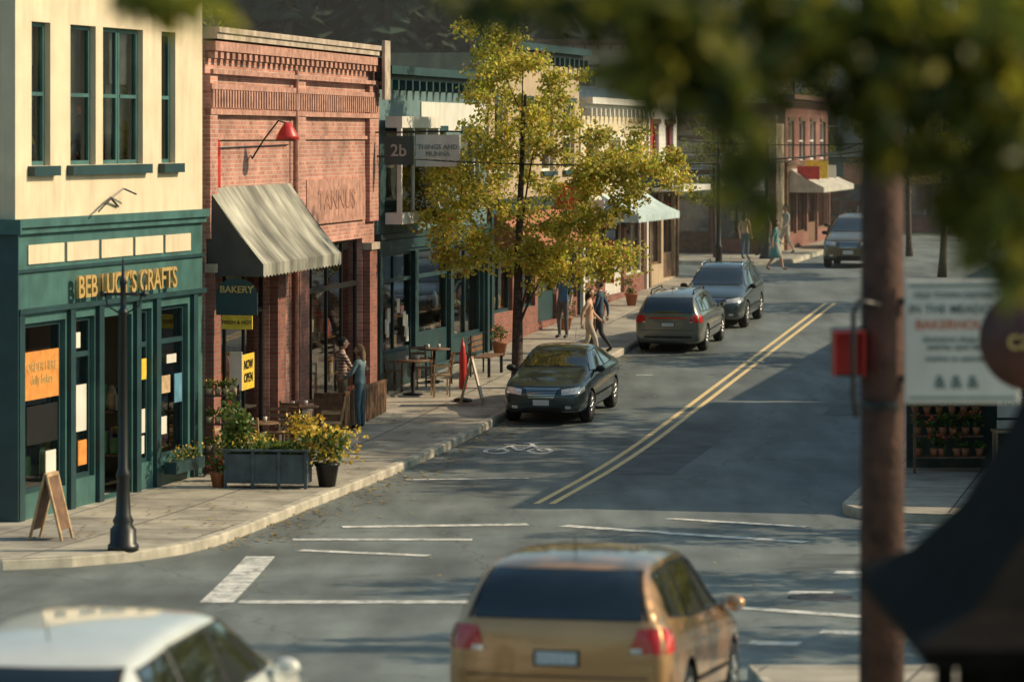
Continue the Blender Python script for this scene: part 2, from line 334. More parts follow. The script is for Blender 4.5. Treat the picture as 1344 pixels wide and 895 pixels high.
kerb('kerb',[(-40,118),(7.8,118),(8.0,118)]+[(fx(y),y) for y in [118.05,118.3,118.7,119.3,120,125,130,140,150]])
# ------------------------------------------------------------ road markings
def strip(mb,pts,w,h=.008):
    P=[Vector((x,y,0)) for x,y in pts]; Q=[P[0]]
    for a,b in zip(P,P[1:]):
        n=max(1,int((b-a).length)); Q+=[a+(b-a)*i/n for i in range(1,n+1)]
    for a,b in zip(Q,Q[1:]):
        d=(b-a).normalized(); n=Vector((-d.y,d.x,0))*w/2
        mb.face([(*(p.xy),g(p.y)+h) for p in (a-n,b-n,b+n,a+n)][::1])
yl=MB(M_YELP)
cx=lambda y:.57+.2035*(y-57.2)
for o in(-.13,.13): strip(yl,[(cx(y)+o,y) for y in range(57,101)],.11)
yl.obj('double_yellow_line')
wm=MB(M_WHITEP)
strip(wm,[(-2.65,53.5),(.25,53.9)],.30); strip(wm,[(.8,53.7),(4.4,51.2)],.28); strip(wm,[(2.5,54.8),(4.6,53.5)],.22)
strip(wm,[(-3.3,51.6),(-.6,51.6)],.26); strip(wm,[(-3.68,42.6),(-3.6,49.1)],.42); strip(wm,[(-3.4,42.7),(.5,42.7)],.42)
strip(wm,[(2.7,42.0),(5.2,40.0)],.3); strip(wm,[(-1.2,49.2),(-3.1,50.0)],.26)
for x,y in[(3.55,44.0),(3.5,38.9),(2.6,37.6),(4.4,46.8)]: strip(wm,[(x,y),(x+.55,y-.12)],.42)
wm.obj('crosswalk_marking')
w2=MB(M_WHITEP)
strip(w2,[(-1.9,61.0),(.3,61.3)],.16); strip(w2,[(2.9,80),(3.3,80.05)],.12);strip(w2,[(5.6,83),(6.1,83.05)],.3)
w2.obj('lane_marking')
bk=MB(M_WHITEP)
def ring(mb,c,r,w,n=18):
    for k in range(n):
        a=2*math.pi*k/n;b=2*math.pi*(k+1)/n
        mb.face([(c[0]+q*math.cos(t),c[1]+q*2.0*math.sin(t),g(c[1]+q*2*math.sin(t))+.008) for q,t in((r-w,a),(r,a),(r,b),(r-w,b))])
bx,by=.12,66.2
ring(bk,(bx-.42,by-.3),.26,.09); ring(bk,(bx+.42,by-.3),.26,.09)
for a,b in [((-.42,-.3),(-.15,.55)),((-.15,.55),(.3,.55)),((.3,.55),(0,-.3)),((0,-.3),(-.15,.55)),((.42,-.3),(.25,.9)),((-.28,.75),(-.05,.75)),((.12,.95),(.4,.9))]:
    strip(bk,[(bx+a[0],by+a[1]),(bx+b[0],by+b[1])],.09,.016)
bk.obj('bicycle_lane_symbol')
mh=MB(mat('cast_iron',(.06,.055,.05),.6,.3,30,.5),True); mh.lathe((3.9,43.3,g(43.3)-.03),[(.42,0),(.42,.04),(.38,.045),(.01,.045)],24); mh.obj('manhole_cover')
M_PATCH=mat('asphalt_patch',(.10,.115,.112),.75,.25,1.5,.3)
pm=MB(M_PATCH)
for x0,y0,w_,h_ in((1.6,62,1.3,9),(3.8,47.5,2.2,2.4),(6.5,72,1.0,12)):
    for k in range(int(h_)): 
        ya,yb=y0+k,y0+k+1; pm.face([(x0+K*(ya-y0),ya,g(ya)+.004),(x0+K*(ya-y0)+w_,ya,g(ya)+.004),(x0+K*(yb-y0)+w_,yb,g(yb)+.004),(x0+K*(yb-y0),yb,g(yb)+.004)])
pm.obj('asphalt_repair')
ll=MB(leafmat('fallen_leaves',[(.3,.2,.05),(.4,.28,.06),(.2,.1,.03),(.15,.13,.04)],.1))
for _ in range(1500):
    y=R.uniform(50,100); x=curb(y)+abs(R.gauss(0,.5)) if R.random()<.65 else curb(y)-R.uniform(0,3.0)
    z=g(y)+(.02 if x>curb(y) else .17); s_=R.uniform(.02,.05); a=R.uniform(0,6.3)
    ll.face([(x+s_*math.cos(a+k*1.57),y+s_*math.sin(a+k*1.57)*1.3,z+R.uniform(0,.015)) for k in range(4)])
for _ in range(350):
    y=R.uniform(42,95); x=curb(max(y,50))+R.uniform(0,8); s_=.03; a=R.uniform(0,6.3)
    ll.face([(x+s_*math.cos(a+k*1.57),y+s_*math.sin(a+k*1.57)*1.3,g(y)+.02+R.uniform(0,.01)) for k in range(4)])
ll.obj('fallen_leaves')
# ------------------------------------------------------------ building helpers
def frame(p0,p1):
    d=Vector((p1[0]-p0[0],p1[1]-p0[1])); return d.length,math.atan2(d.y,d.x)
def window(B,x0,x1,z0,z1,fm,cols=1,rows=2,y=.10,fw=.07,tag='',curtain=False,sill=None):
    f=B.p('window_frames'+tag,fm)
    f.box(x0,x1,y,y+.07,z1-fw,z1); f.box(x0,x1,y,y+.07,z0,z0+fw); f.box(x0,x0+fw,y,y+.07,z0+fw,z1-fw); f.box(x1-fw,x1,y,y+.07,z0+fw,z1-fw)
    for i in range(1,cols): xx=x0+(x1-x0)*i/cols; f.box(xx-.025,xx+.025,y+.005,y+.065,z0+fw,z1-fw)
    for j in range(1,rows): zz=z0+(z1-z0)*j/rows; f.box(x0+fw,x1-fw,y-.012,y+.06,zz-.03,zz+.03)
    t0=R.uniform(-.012,.012)
    B.p('window_glass',M_GLASS).face([(x0+fw,y+.04,z0+fw),(x1-fw,y+.04+t0,z0+fw),(x1-fw,y+.04+t0,z1-fw),(x0+fw,y+.04,z1-fw)])
    if curtain:
        c=B.p('curtains',M_CURT); w=(x1-x0)
        for a,b in((x0+.02,x0+w*R.uniform(.15,.35)),(x1-w*R.uniform(.15,.35),x1-.02)):
            n=6
            for i in range(n):
                xa=a+(b-a)*i/n; xb=a+(b-a)*(i+1)/n; ya=.33+.04*(i%2); yb=.33+.04*((i+1)%2); c.face([(xa,ya,z0),(xb,yb,z0),(xb,yb,z1),(xa,ya,z1)])
        if R.random()<.6: zz=z1-(z1-z0)*R.uniform(.15,.45); B.p('blinds',M_CURT).box(x0+.03,x1-.03,.27,.285,zz,z1)
    if sill: B.p('sills',sill).box(x0-.12,x1+.12,-.1,.09,z0-.12,z0-.005)
def goods(B,x0,x1,z0,z1,n=14,y0=.34,y1=1.0):
    B.p('shelves',M_WOOD).box(x0+.05,x1-.05,y0,y1,z0+.42,z0+.46); B.p('shelves',M_WOOD).box(x0+.05,x1-.05,y0+.2,y1,z0+1.15,z0+1.19)
    for _ in range(n):
        w=R.uniform(.06,.3); h=R.uniform(.08,.45); x=R.uniform(x0+.05,max(x0+.06,x1-w-.05)); y=R.uniform(y0,y1-.2); lv=R.choice([0,0,1]); zb=z0+(.465 if lv==0 else 1.195)
        mi=R.randrange(8); q=B.p('goods_%d'%mi,GOODS[mi])
        if R.random()<.5: q.box(x,x+w,y,y+.15,zb,zb+h)
        else: q.lathe((x+w/2,y+.1,zb),[(w*.3,0),(w*.5,h*.3),(w*.42,h*.7),(w*.15,h)],8)
def awning(B,x0,x1,zt,zb,p,m,ms,val=.25,scal=True,tag='',ribs=True,y0=-.02):
    a=B.p('awning'+tag,m,True); n=max(8,int((x1-x0)*8)); 
    for i in range(n):
        xa=x0+(x1-x0)*i/n; xb=x0+(x1-x0)*(i+1)/n
        for j in range(5):
            t0,t1=j/5,(j+1)/5; sg=lambda t,x:-.05*math.sin(math.pi*t)-.025*math.sin(math.pi*t)*(math.sin((x-x0)*math.pi/1.2)**2)
            a.face([(xa,y0-p*t1,zt+(zb-zt)*t1+sg(t1,xa)),(xb,y0-p*t1,zt+(zb-zt)*t1+sg(t1,xb)),(xb,y0-p*t0,zt+(zb-zt)*t0+sg(t0,xb)),(xa,y0-p*t0,zt+(zb-zt)*t0+sg(t0,xa))])
        if scal:
            d=.02*(1 if i%2 else -1); a.face([(xa,y0-p-.002,zb-val-d),(xb,y0-p-.002,zb-val+d),(xb,y0-p-.002,zb),(xa,y0-p-.002,zb)])
        else: a.face([(xa,y0-p-.002,zb-val),(xb,y0-p-.002,zb-val),(xb,y0-p-.002,zb),(xa,y0-p-.002,zb)])
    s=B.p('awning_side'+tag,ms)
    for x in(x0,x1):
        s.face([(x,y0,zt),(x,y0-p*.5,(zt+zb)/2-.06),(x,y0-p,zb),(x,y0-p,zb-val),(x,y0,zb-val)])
    f=B.p('awning_frame'+tag,M_BLACK); 
    for x in(x0+.03,x1-.03): f.tube([(x,y0,zb-.03),(x,y0-p+.02,zb-.03)],.015,6); f.tube([(x,y0,zt-.05),(x,y0-p+.02,zb-.03)],.015,6)
def shell(B,L,H,D,m,zb=-.4,roof=True,room=3.2,rz=None,split=None):
    w=B.p('side_walls',m)
    w.box(.0,.22,.252,D,zb,H-.02); w.box(L-.22,L,.252,D,zb,H-.02); w.box(.222,L-.222,D-.2,D-.002,zb,H-.02)
    B.p('roof',M_DARK).box(.222,L-.222,.252,D-.202,H-.7,H-.55)
    r=B.p('interior',M_INT); r.box(.225,L-.225,room,room+.1,zb,H-.72)
    if split: B.p('floors',M_DARK).box(.225,L-.225,.255,room-.01,split,split+.2)
    if rz is not None: B.p('floor_boards',M_WOOD).box(.225,L-.225,.255,room-.01,zb+.05,rz)
# ------------------------------------------------------------ cream & green corner building
p0=(-7.65,52.8);p1=(-5.47,60.55); L,a=frame(p0,p1)
B=G('corner_shop_building',(*p0,0),a); H=9.7
up=[(.62,1.35,5.65,7.9),(2.15,3.2,5.65,7.9),(3.5,5.25,5.65,7.9),(6.1,6.75,5.65,7.9)]
w=B.p('upper_wall',M_CREAM); w.wall(0,L,4.83,H,up,0,.25)
for o in up[:2]+up[3:]: window(B,*o[:4],M_TEAL,1,2,curtain=True)
window(B,3.5,4.36,5.65,7.9,M_TEAL,1,2,curtain=True); window(B,4.38,5.25,5.65,7.9,M_TEAL,1,2,curtain=True)
for o in up: B.p('sills',M_DTEAL).box(o[0]-.15,o[1]+.15,-.12,.10,o[2]-.16,o[2]-.005)
for o in up: goods(B,o[0],o[1],5.3,7.5,10,.42,1.1)
tr=B.p('cornice_band',M_TEAL); tr.box(-.06,L,-.14,.2,4.70,4.83); tr.box(-.03,L,-.08,.18,4.6,4.70)
lw=B.p('lower_wall',M_TEAL)
ops=[(.35,1.95,.55,3.2),(2.25,3.15,.6,3.2),(3.35,4.75,.17,3.15),(5.0,5.65,.6,3.2),(6.05,7.35,.6,3.2)]
lw.wall(0,L,-.3,4.6,ops,0,.25)
pn=B.p('cream_panels',M_CREAM)
x=.45
for wd in(1.4,1.3,1.35,1.25,1.2): pn.box(x,x+wd,-.025,-.002,4.12,4.42); x+=wd+.12
tp=B.p('shopfront_trim',M_DTEAL)
for xx in(.0,2.0,3.18,4.8,5.7,7.45): tp.box(xx+.02,xx+.22,-.07,-.003,-.2,3.35)
tp.box(0,L,-.09,-.003,3.36,3.44); tp.box(0,L,-.05,-.003,4.0,4.05)
for o in(ops[0],ops[1],ops[3],ops[4]): window(B,*o,M_DTEAL,1,1,y=.08,tag='_shop'); goods(B,o[0],o[1],.3,3,34,.26,.8)
tp2=B.p('transom',M_DTEAL)
for o in(ops[0],ops[1],ops[3],ops[4]): tp2.box(o[0]+.07,o[1]-.07,.075,.145,2.55,2.63)
dr=B.p('door',M_DTEAL); dr.box(3.4,3.55,.9,.96,.2,2.4);dr.box(4.5,4.7,.9,.96,.2,2.4);dr.box(3.55,4.5,.9,.96,2.25,2.4);dr.box(3.55,4.5,.9,.96,.2,.7)
B.p('window_glass',M_GLASS).face([(3.55,.93,.7),(4.5,.93,.7),(4.5,.93,2.25),(3.55,.93,2.25)])
B.text("BEB LUCY'S CRAFTS",(4.25,-.14,3.68),.50,M_GOLD,ext=.03,sx=.98)
B.p('posters',M_ORANGE).box(.42,1.75,.03,.05,2.0,2.75); B.text('ORDER HERE\ndaily bakes',(1.08,.025,2.4),.2,M_GOLD,ext=.003)
pp=B.p('notices',M_WHITE); pp.box(2.45,2.95,.06,.075,1.35,2.1); pp.box(5.1,5.5,.06,.075,1.1,1.5); pp.box(6.5,6.95,.06,.075,2.2,2.35); pp.box(6.2,6.5,.06,.075,1.0,1.3); pp.box(2.4,2.7,.06,.075,2.7,2.95)
for i,(x,z,w_,h_) in enumerate(((6.85,1.5,.35,.5),(5.15,2.0,.4,.35),(6.25,1.7,.4,.3),(1.3,.7,.4,.45),(2.6,.8,.35,.4),(5.15,.75,.3,.3))): B.p('window_poster_%d'%i,[GOODS[2],M_YELPOST,GOODS[0],M_WHITE,M_ORANGE,M_WHITE][i]).box(x,x+w_,.055,.07,z,z+h_)
B.p('notice_board',M_BLACK).box(.5,1.7,.03,.05,1.3,1.9)
shell(B,L,H,9,M_CREAM,rz=.12,split=4.5)
sw=B.p('side_elevation_lower',M_DTEAL); sw.box(-.03,-.003,-.06,9,-.3,4.6); B.p('side_band',M_TEAL).box(-.12,-.065,-.14,9,4.6,4.83)  # side wall darker than the front: its shade is put into the colour
for k in range(3):
    y=1.2+k*2.6; B.p('side_window_frames',M_TEAL).box(-.05,-.003,y,y+1.2,5.6,7.9); B.p('side_glass',M_CGLASS).box(-.06,-.052,y+.08,y+1.12,5.7,7.8)
B.p('cornice',M_TEAL).box(-.2,L,-.3,.3,H,H+.25)
gn=B.p('wall_vine_bracket',M_BLACK); gn.tube([(4.1,-.02,4.95),(3.6,-.1,5.1),(3.2,-.16,5.0)],.02,6); gn.tube([(3.6,-.1,5.1),(3.9,-.2,5.25),(4.4,-.22,5.15)],.015,6); gn.tube([(3.2,-.16,5.0),(2.6,-.3,4.9)],.015,6)
bp_=B.p('flower_box_leaves',M_LG); B.p('flower_box',M_DTEAL).box(6.0,7.4,-.3,-.09,.35,.55)
for _ in range(14): bp_.leaves((R.uniform(6.05,7.35),-.2,.62),(.12,.12,.12),14,.06); 
fb=B.p('flower_box_flowers',M_FLO)
for _ in range(60): fb.leaf((R.uniform(6.05,7.35),R.uniform(-.32,-.1),R.uniform(.55,.8)),.06)
B.done()
# ------------------------------------------------------------ brick building
p0=(-5.44,60.72);p1=(-2.98,74.1); L,a=frame(p0,p1)
B=G('brick_building',(*p0,0),a); H=8.05
w=B.p('brick_wall',M_BRICK)
s1=(.55,4.55,.45,3.75); s2=(7.15,12.45,.75,3.95)
w.wall(0,L,-.3,H-.22,[s1,s2],0,.25)
pl=B.p('pilasters',M_BRICK)
for x0,x1 in((.0,.5),(6.45,7.05),(12.75,L)):
    pl.box(x0,x1,-.1,-.003,4.3,7.2)
pr=B.p('lower_piers',M_BRICKD)
for x0,x1 in((.02,.5),(4.6,5.2),(6.3,7.1),(12.5,13.2)):
    pr.box(x0,x1,-.16,-.003,-.2,3.7); B.p('pier_caps',M_STONE).box(x0-.05,x1+.05,-.21,-.004,3.7,3.85); B.p('pier_bases',M_STONE).box(x0-.04,x1+.04,-.2,-.165,-.2,.75)
tb=B.p('brick_corbels',M_TRIMB)
tb.box(0,L,-.13,-.101,6.95,7.05); tb.box(0,L,-.16,-.101,7.22,7.30)
n=int(L/.19)
for i in range(n): tb.box(i*.19+.02,i*.19+.12,-.15,-.102,6.62,6.94)
tb.box(0,L,-.12,-.003,6.5,6.6)
for i in range(int(L/.4)): tb.box(i*.4+.05,i*.4+.25,-.17,-.003,7.5,7.62)
tb.box(0,L,-.2,-.004,7.63,7.8)
cp=B.p('parapet_cap',M_STONE); cp.box(-.03,L+.03,-.24,.32,H-.21,H-.1); cp.box(-.03,L+.03,-.28,.36,H-.1,H)
cp.box(L-.5,L+.05,-.35,-.285,6.9,H+.12)
rr=B.p('recess_frame',M_TRIMB); rr.box(.5,6.45,-.05,-.003,6.05,6.12); rr.box(7.05,12.75,-.05,-.003,6.05,6.12)
B.p('arched_niche',M_RED).box(.62,.95,-.03,-.003,5.0,5.9); B.p('arched_niche',M_RED).lathe((.785,-.003,5.9),[(.165,-.027),(.165,0)],16,'y')
window(B,*s1,M_BLACK,3,1,y=.12,tag='_shop'); goods(B,.6,4.5,.4,3,60); window(B,*s2,M_BLACK,4,1,y=.12,tag='_shop'); goods(B,7.2,12.4,.7,3,70)
B.p('shop_transom',M_BLACK).box(.62,4.48,.1,.2,2.8,2.9); B.p('shop_transom',M_BLACK).box(7.22,12.38,.1,.2,2.95,3.05)
B.p('signboard',M_TRIMB).box(7.3,12.5,-.06,-.003,4.35,5.25); B.text('TANNUS',(9.9,-.065,4.8),.55,mat('faded_letters',(.36,.18,.13),.8,.3,5),ext=.006,sx=1.5)
awning(B,.1,6.1,5.2,3.85,1.02,M_AWN,M_AWNSHADE,.22)
sg=B.p('arched_sign',M_DTEAL); sg.box(.02,.06,-.95,-.2,2.95,3.35); 
for k in range(12):
    t0,t1=math.pi*k/12,math.pi*(k+1)/12; c=(-.575,3.35); 
    sg.face([(.02,c[0],c[1]),(.02,c[0]+.375*math.cos(t0),c[1]+.25*math.sin(t0)),(.02,c[0]+.375*math.cos(t1),c[1]+.25*math.sin(t1))])
B.text('BAKERY',(.01,-.575,3.4),.17,M_GOLD,'-x'); B.p('yellow_sign',M_YELPOST).box(.05,.09,-.85,-.3,2.7,2.94); B.text('FRESH & HOT',(.04,-.575,2.82),.09,M_BLACK,'-x',ext=.002)
B.p('menu_board',M_WHITE).box(1.6,1.63,-.25,-.02,1.5,2.2)
B.p('yellow_poster',M_YELPOST).box(2.2,3.1,-.09,-.07,1.45,2.1); B.text('NOW\nOPEN',(2.65,-.1,1.78),.24,M_BLACK,ext=.002)
l=B.p('lamp_arm',M_BLACK); l.tube([(3.1,-.02,5.75),(2.9,-.1,5.7),(2.8,-.35,6.05),(2.9,-.6,6.4),(3.0,-.75,6.35)],.018,6)
B.p('lamp_shade',M_RED,True).lathe((3.0,-.75,6.05),[(.22,0),(.2,.08),(.12,.22),(.05,.32)],14)
bs=B.p('blade_sign',M_DTEAL); bs.box(L-.35,L-.27,-.95,-.3,5.5,6.12); B.text('2b',(L-.36,-.62,5.8),.36,mat('faded_sign_white',(.32,.32,.28)),'-x'); B.p('blade_bracket',M_BLACK).tube([(L-.31,0,6.2),(L-.31,-1.0,6.2)],.02,6)
shell(B,L,H,12,M_BRICK,rz=.4,split=4.1)
ra=B.p('patio_rail',M_WOOD)
ra.box(7.3,11.0,-.85,-.78,1.0,1.06); 
for i in range(26): ra.box(7.32+i*.145,7.42+i*.145,-.84,-.8,.28,1.0)
ra.box(7.3,7.36,-.78,-.2,.28,1.04)
B.p('downpipe',M_TRIMB).tube([(6.2,-.13,7.4),(6.2,-.13,.3)],.04,8); B.p('conduit',M_BLACK).tube([(.55,-.03,5.9),(5.9,-.03,5.95)],.012,5)
B.done()
# ------------------------------------------------------------ generic shop
def shop(name,p0,p1,H,wm_,tm,nwin=3,wz=(4.6,6.4),sf=3.0,aw=None,awm=None,seed=1,door=True,D=10,glassfr=M_WHITE,base=None,corn=.35,brackets=True,bays=3,lower=None,signtxt=None,signm=None):
    global R
    R=random.Random(seed); L,a=frame(p0,p1); B=G(name,(*p0,0),a)
    z0=g(p0[1])+.15; z1=g(p1[1])+.15; zb=max(z0,z1); top=zb+sf
    ops=[]
    if wz and nwin:
        pitch=L/nwin
        for i in range(nwin): c=pitch*(i+.5); ops.append((c-pitch*.27,c+pitch*.27,wz[0],wz[1]))
    so=[]; bp=(L-.3)/bays
    for i in range(bays): so.append((.3+bp*i,.3+bp*(i+1)-.3,zb+(.5 if i!=bays//2 else .03),top))
    lm=lower or wm_
    B.p('upper_wall',wm_).wall(0,L,top+.45,H,ops,0,.25); B.p('lower_wall',lm).wall(0,L,min(z0,z1)-.6,top+.45,so,0,.25)
    for o in ops: window(B,*o,glassfr,1,2,curtain=True,sill=tm)
    hd=B.p('window_heads',tm)
    for o in ops: hd.box(o[0]-.1,o[1]+.1,-.06,-.003,o[3]+.01,o[3]+.16)
    for i,o in enumerate(so):
        window(B,*o,tm,2 if i!=bays//2 else 1,1,y=.1,tag='_shop'); goods(B,o[0],o[1],zb,top,18); B.p('transom',tm).box(o[0]+.07,o[1]-.07,.08,.18,top-.65,top-.57)
        if i==bays//2: B.p('door_panel',tm).box(o[0]+.08,o[1]-.08,.09,.19,zb+.1,zb+.8)
    t=B.p('trim',tm); t.box(0,L,-.1,-.003,top+.32,top+.44); t.box(0,L,-.06,-.003,top+.08,top+.30)
    t.box(0,.22,-.08,-.003,min(z0,z1)-.4,top+.07); t.box(L-.22,L,-.08,-.003,min(z0,z1)-.4,top+.07)
    c=B.p('cornice',tm); c.box(-.02,L+.02,-.12,.27,H,H+.12); c.box(-.03,L+.03,-corn,.3,H+.12,H+.3)
    if brackets:
        for i in range(int(L/.6)+1): x=min(L-.15,.1+i*.6); B.p('brackets',tm).box(x,x+.12,-corn+.06,-.004,H-.22,H-.002)
    if aw:
        x0,x1,zt,zb_,p=aw; awning(B,x0,x1,zb+zt,zb+zb_,p,awm,awm,.2)
    if signtxt: B.text(signtxt,(L*.5,-.13,top+.2),.26,signm or M_GOLD,ext=.01)
    shell(B,L,H,D,wm_,zb=min(z0,z1)-.4,rz=zb,split=top+.1)
    return B
M_GTEAL=mat('grey_teal_siding',(.11,.18,.19),.6,.15,3,dirt=.3)
M_WSID=siding('white_siding',(.60,.57,.50)); M_CSID=siding('cream_siding',(.60,.50,.33)); M_TAN=mat('tan_stucco',(.45,.34,.22),.8,.12,2,dirt=.3)
M_BLUAW=mat('pale_blue_awning',(.42,.52,.52),.8,.15,2); M_GRAW=mat('green_awning',(.06,.14,.11),.8,.2,2)
B=shop('teal_shop_building',(-2.93,74.35),(-.62,84.2),7.35,M_GTEAL,M_DTEAL,nwin=3,wz=(4.7,6.2),sf=2.7,seed=3,glassfr=M_WHITE,lower=M_DTEAL,bays=3)
bb=B.p('bay_window_band',M_WHITE); bb.box(.25,3.6,-.5,-.12,6.3,6.55); bb.box(.25,3.6,-.5,-.12,4.2,4.45)
for x in(.25,1.3,2.4,3.5): bb.box(x,x+.1,-.48,-.38,4.45,6.3)
B.p('white_band',M_WHITE).box(3.7,9.9,-.03,-.004,6.25,6.9)
B.p('bay_glass',M_GLASS).box(.3,3.55,-.45,-.43,4.45,6.3)
B.p('hanging_sign',M_WHITE).box(1.2,1.25,-1.55,-.55,5.45,6.15); B.text('THINGS AND\nNUNNA',(1.19,-1.05,5.8),.15,mat('faded_ink',(.2,.25,.24)),'-x',ext=.004); B.p('sign_arm',M_BLACK).tube([(1.22,-.4,6.22),(1.22,-1.6,6.22)],.02,6)
nb=B.p('notices',M_WHITE)
for i in range(9): x=R.uniform(.5,3); z=R.uniform(1.2,2.2); nb.box(x,x+.25,.07+i*.003,.072+i*.003,z,z+.32)
B.done()
B=shop('cream_brick_building',(-.57,84.4),(1.85,94.6),8.2,M_TAN,M_DTEAL,nwin=4,wz=(5.2,7.0),sf=2.9,aw=(.5,8,3.0,2.3,1.0),awm=M_TERR,seed=5,lower=M_BRICKD,bays=4)
B.p('blade_sign',M_RED).box(6.0,6.06,-1.2,-.3,4.2,4.9); B.p('blade_sign_white',M_WHITE).box(8.6,8.66,-1.1,-.3,3.9,4.4); B.done()
B=shop('clapboard_shop_building',(1.9,94.8),(4.05,103.6),6.9,M_CSID,M_WHITE,nwin=3,wz=(4.7,6.0),sf=2.7,aw=(2.5,8.6,2.95,2.35,1.1),awm=M_BLUAW,seed=6,lower=M_BRICKD,bays=3)
B.p('blade_sign',M_DTEAL).box(7,7.06,-1.1,-.25,4.6,5.3); B.p('red_banner',M_RED).box(1.6,1.64,-.6,-.2,2.0,3.2); B.done()
B=shop('white_gallery_building',(4.1,103.8),(5.2,108.3),7.6,M_WSID,M_WOOD,nwin=2,wz=(4.9,6.5),sf=2.7,seed=7,glassfr=M_RED,lower=M_TAN,bays=2,brackets=False,corn=.15); 
B.p('porch_roof',M_WHITE).box(.1,4.6,-1.1,-.11,4.45,4.62); B.p('red_corner_trim',M_RED).box(-.02,.2,-.12,-.085,4.7,7.6); B.done()
B=shop('white_corner_building',(1.0,126),(9.6,124.6),6.6,M_TAN,M_WOOD,nwin=4,wz=(4.9,6.0),sf=2.6,aw=(4,8.4,2.9,2.3,1.0),awm=M_CURT,seed=8,lower=M_BRICKD,bays=4,corn=.5); B.p('blade_sign',M_RED).box(7,7.7,-.3,-.2,4.3,4.7); B.p('sign_panel',M_WHITE).box(1,3.6,-.2,-.12,4.4,4.85); B.p('roof_sign',M_DTEAL).box(3,6.5,0,.1,6.95,7.6); B.done()
B=shop('brown_brick_building',(10.2,128),(13.0,141),7.4,M_BRICKD,M_WOOD,nwin=4,wz=(5.2,6.7),sf=2.8,aw=(1,11,3,2.3,1.3),awm=M_CURT,seed=9,bays=4)
for i,mm in enumerate((M_RED,M_YELPOST,M_WHITE,M_DTEAL)): B.p('blade_sign_%d'%i,mm).box(1.5+i*2.6,1.56+i*2.6,-1.1,-.25,4.5,5.0+.2*(i%2))
B.done()
B=shop('grey_hall_building',(13,158),(32,156),9.5,M_WSID,M_DTEAL,nwin=7,wz=(5.6,7.6),sf=2.8,aw=(1,14,3,2.2,1.5),awm=M_TERR,seed=10,lower=M_BRICKD,bays=6); B.done()
B=shop('hillside_house',(-2,165),(9,164),10.5,M_TAN,M_WOOD,nwin=5,wz=(7.6,9.4),sf=2.8,seed=12,bays=5); B.done()
B=shop('hillside_house',(10,170),(22,169),13.0,M_WSID,M_DTEAL,nwin=5,wz=(9.6,11.6),sf=4,seed=13,bays=4); B.done()
B=shop('stucco_shop_building',(13.6,75),(9.75,57),6.1,M_TAN,M_DTEAL,nwin=0,wz=None,sf=2.8,seed=14,bays=5); B.done()
B=shop('brick_shop_building',(18.5,98),(13.7,75.4),5.9,M_BRICKD,M_WHITE,nwin=0,wz=None,sf=2.2,seed=15,bays=6); B.done()
B=shop('wooden_shop_building',(23.5,121),(18.7,98.6),5.6,M_CSID,M_DTEAL,nwin=0,wz=None,sf=2.6,seed=16,bays=6,D=8); B.done()
R=random.Random(21)
# ------------------------------------------------------------ trees
def curve(a,b,sag,n=6):
    a=Vector(a);b=Vector(b);m=(a+b)/2+Vector(sag); return [a*(1-t)**2+m*2*t*(1-t)+b*t*t for t in[i/n for i in range(n+1)]]
def tree_mesh(h,crown,nclus,nleaf,lsize,cr=.55,lm=None,tr=.13,first=.25,seed=1,stems=1):
    """crown: list of (cx,cy,cz,rx,ry,rz,weight)"""
    global R
    R=random.Random(seed); wd=MB(M_BARK,True); lf=MB(lm or M_LY)
    top=Vector((crown[0][0]*.5,0,h*.8)); trunk=curve((0,0,-.2),top,(R.uniform(-.2,.2),R.uniform(-.2,.2),0),10)
    wd.tube(trunk,[tr*1.35]+[tr*(1-.85*i/10)+.012 for i in range(1,11)],9)
    tot=sum(c[6] for c in crown); C=[]
    for k in range(nclus):
        q=R.random()*tot
        for c in crown:
            q-=c[6]
            if q<=0: break
        while True:
            d=Vector((R.uniform(-1,1),R.uniform(-1,1),R.uniform(-1,1)))
            if .3<d.length<1: break
        C.append(Vector((c[0]+d.x*c[3],c[1]+d.y*c[4],c[2]+d.z*c[5])))
    axis=lambda z:trunk[min(10,max(0,int(z/(h*.8)*10)))]
    C.sort(key=lambda p:(p.xy-axis(p.z).xy).length)
    done=[]
    for p in C:
        t=max(first,min(.95,(p.z/h)*.85-R.uniform(.06,.18))); i=int(t*10); st=trunk[i].lerp(trunk[min(10,i+1)],t*10-i); rr=tr*.27*(1-t*.6)
        if done:
            cand=[q for q in done if q[0].z<p.z+.15 and (q[0].xy-st.xy).length<(p.xy-st.xy).length]
            if cand:
                b=min(cand,key=lambda q:(q[0]-p).length)
                if (b[0]-p).length<(st-p).length*.75: st=b[0]; rr=b[1]*.7
        cv=curve(st,p,(R.uniform(-.08,.08),R.uniform(-.08,.08),.08*(p-st).length),6)
        wd.tube(cv,[rr*(1-.6*j/6)+.004 for j in range(7)],5,False); done.append((p,rr*.55+.003))
        r=cr*R.uniform(.5,1.3); lf.leaves(p,(r,r,r*.75),int(nleaf*R.uniform(.6,1.4)),lsize)
        lf.leaves(cv[4],(r*.6,r*.6,r*.4),int(nleaf*.2),lsize)
    return wd,lf
def tree(name,loc,wd,lf,s=1,rz=0,data=None):
    e=bpy.data.objects.new(name,None); COL.objects.link(e); e.matrix_world=Matrix.Translation(loc)@Matrix.Rotation(rz,4,'Z')@Matrix.Scale(s,4)
    if data is None: data=(wd.mesh('trunk'),lf.mesh('leaves'))
    for n,d in zip(('trunk','leaves'),data):
        o=bpy.data.objects.new(n,d); COL.objects.link(o); o.parent=e
    return data
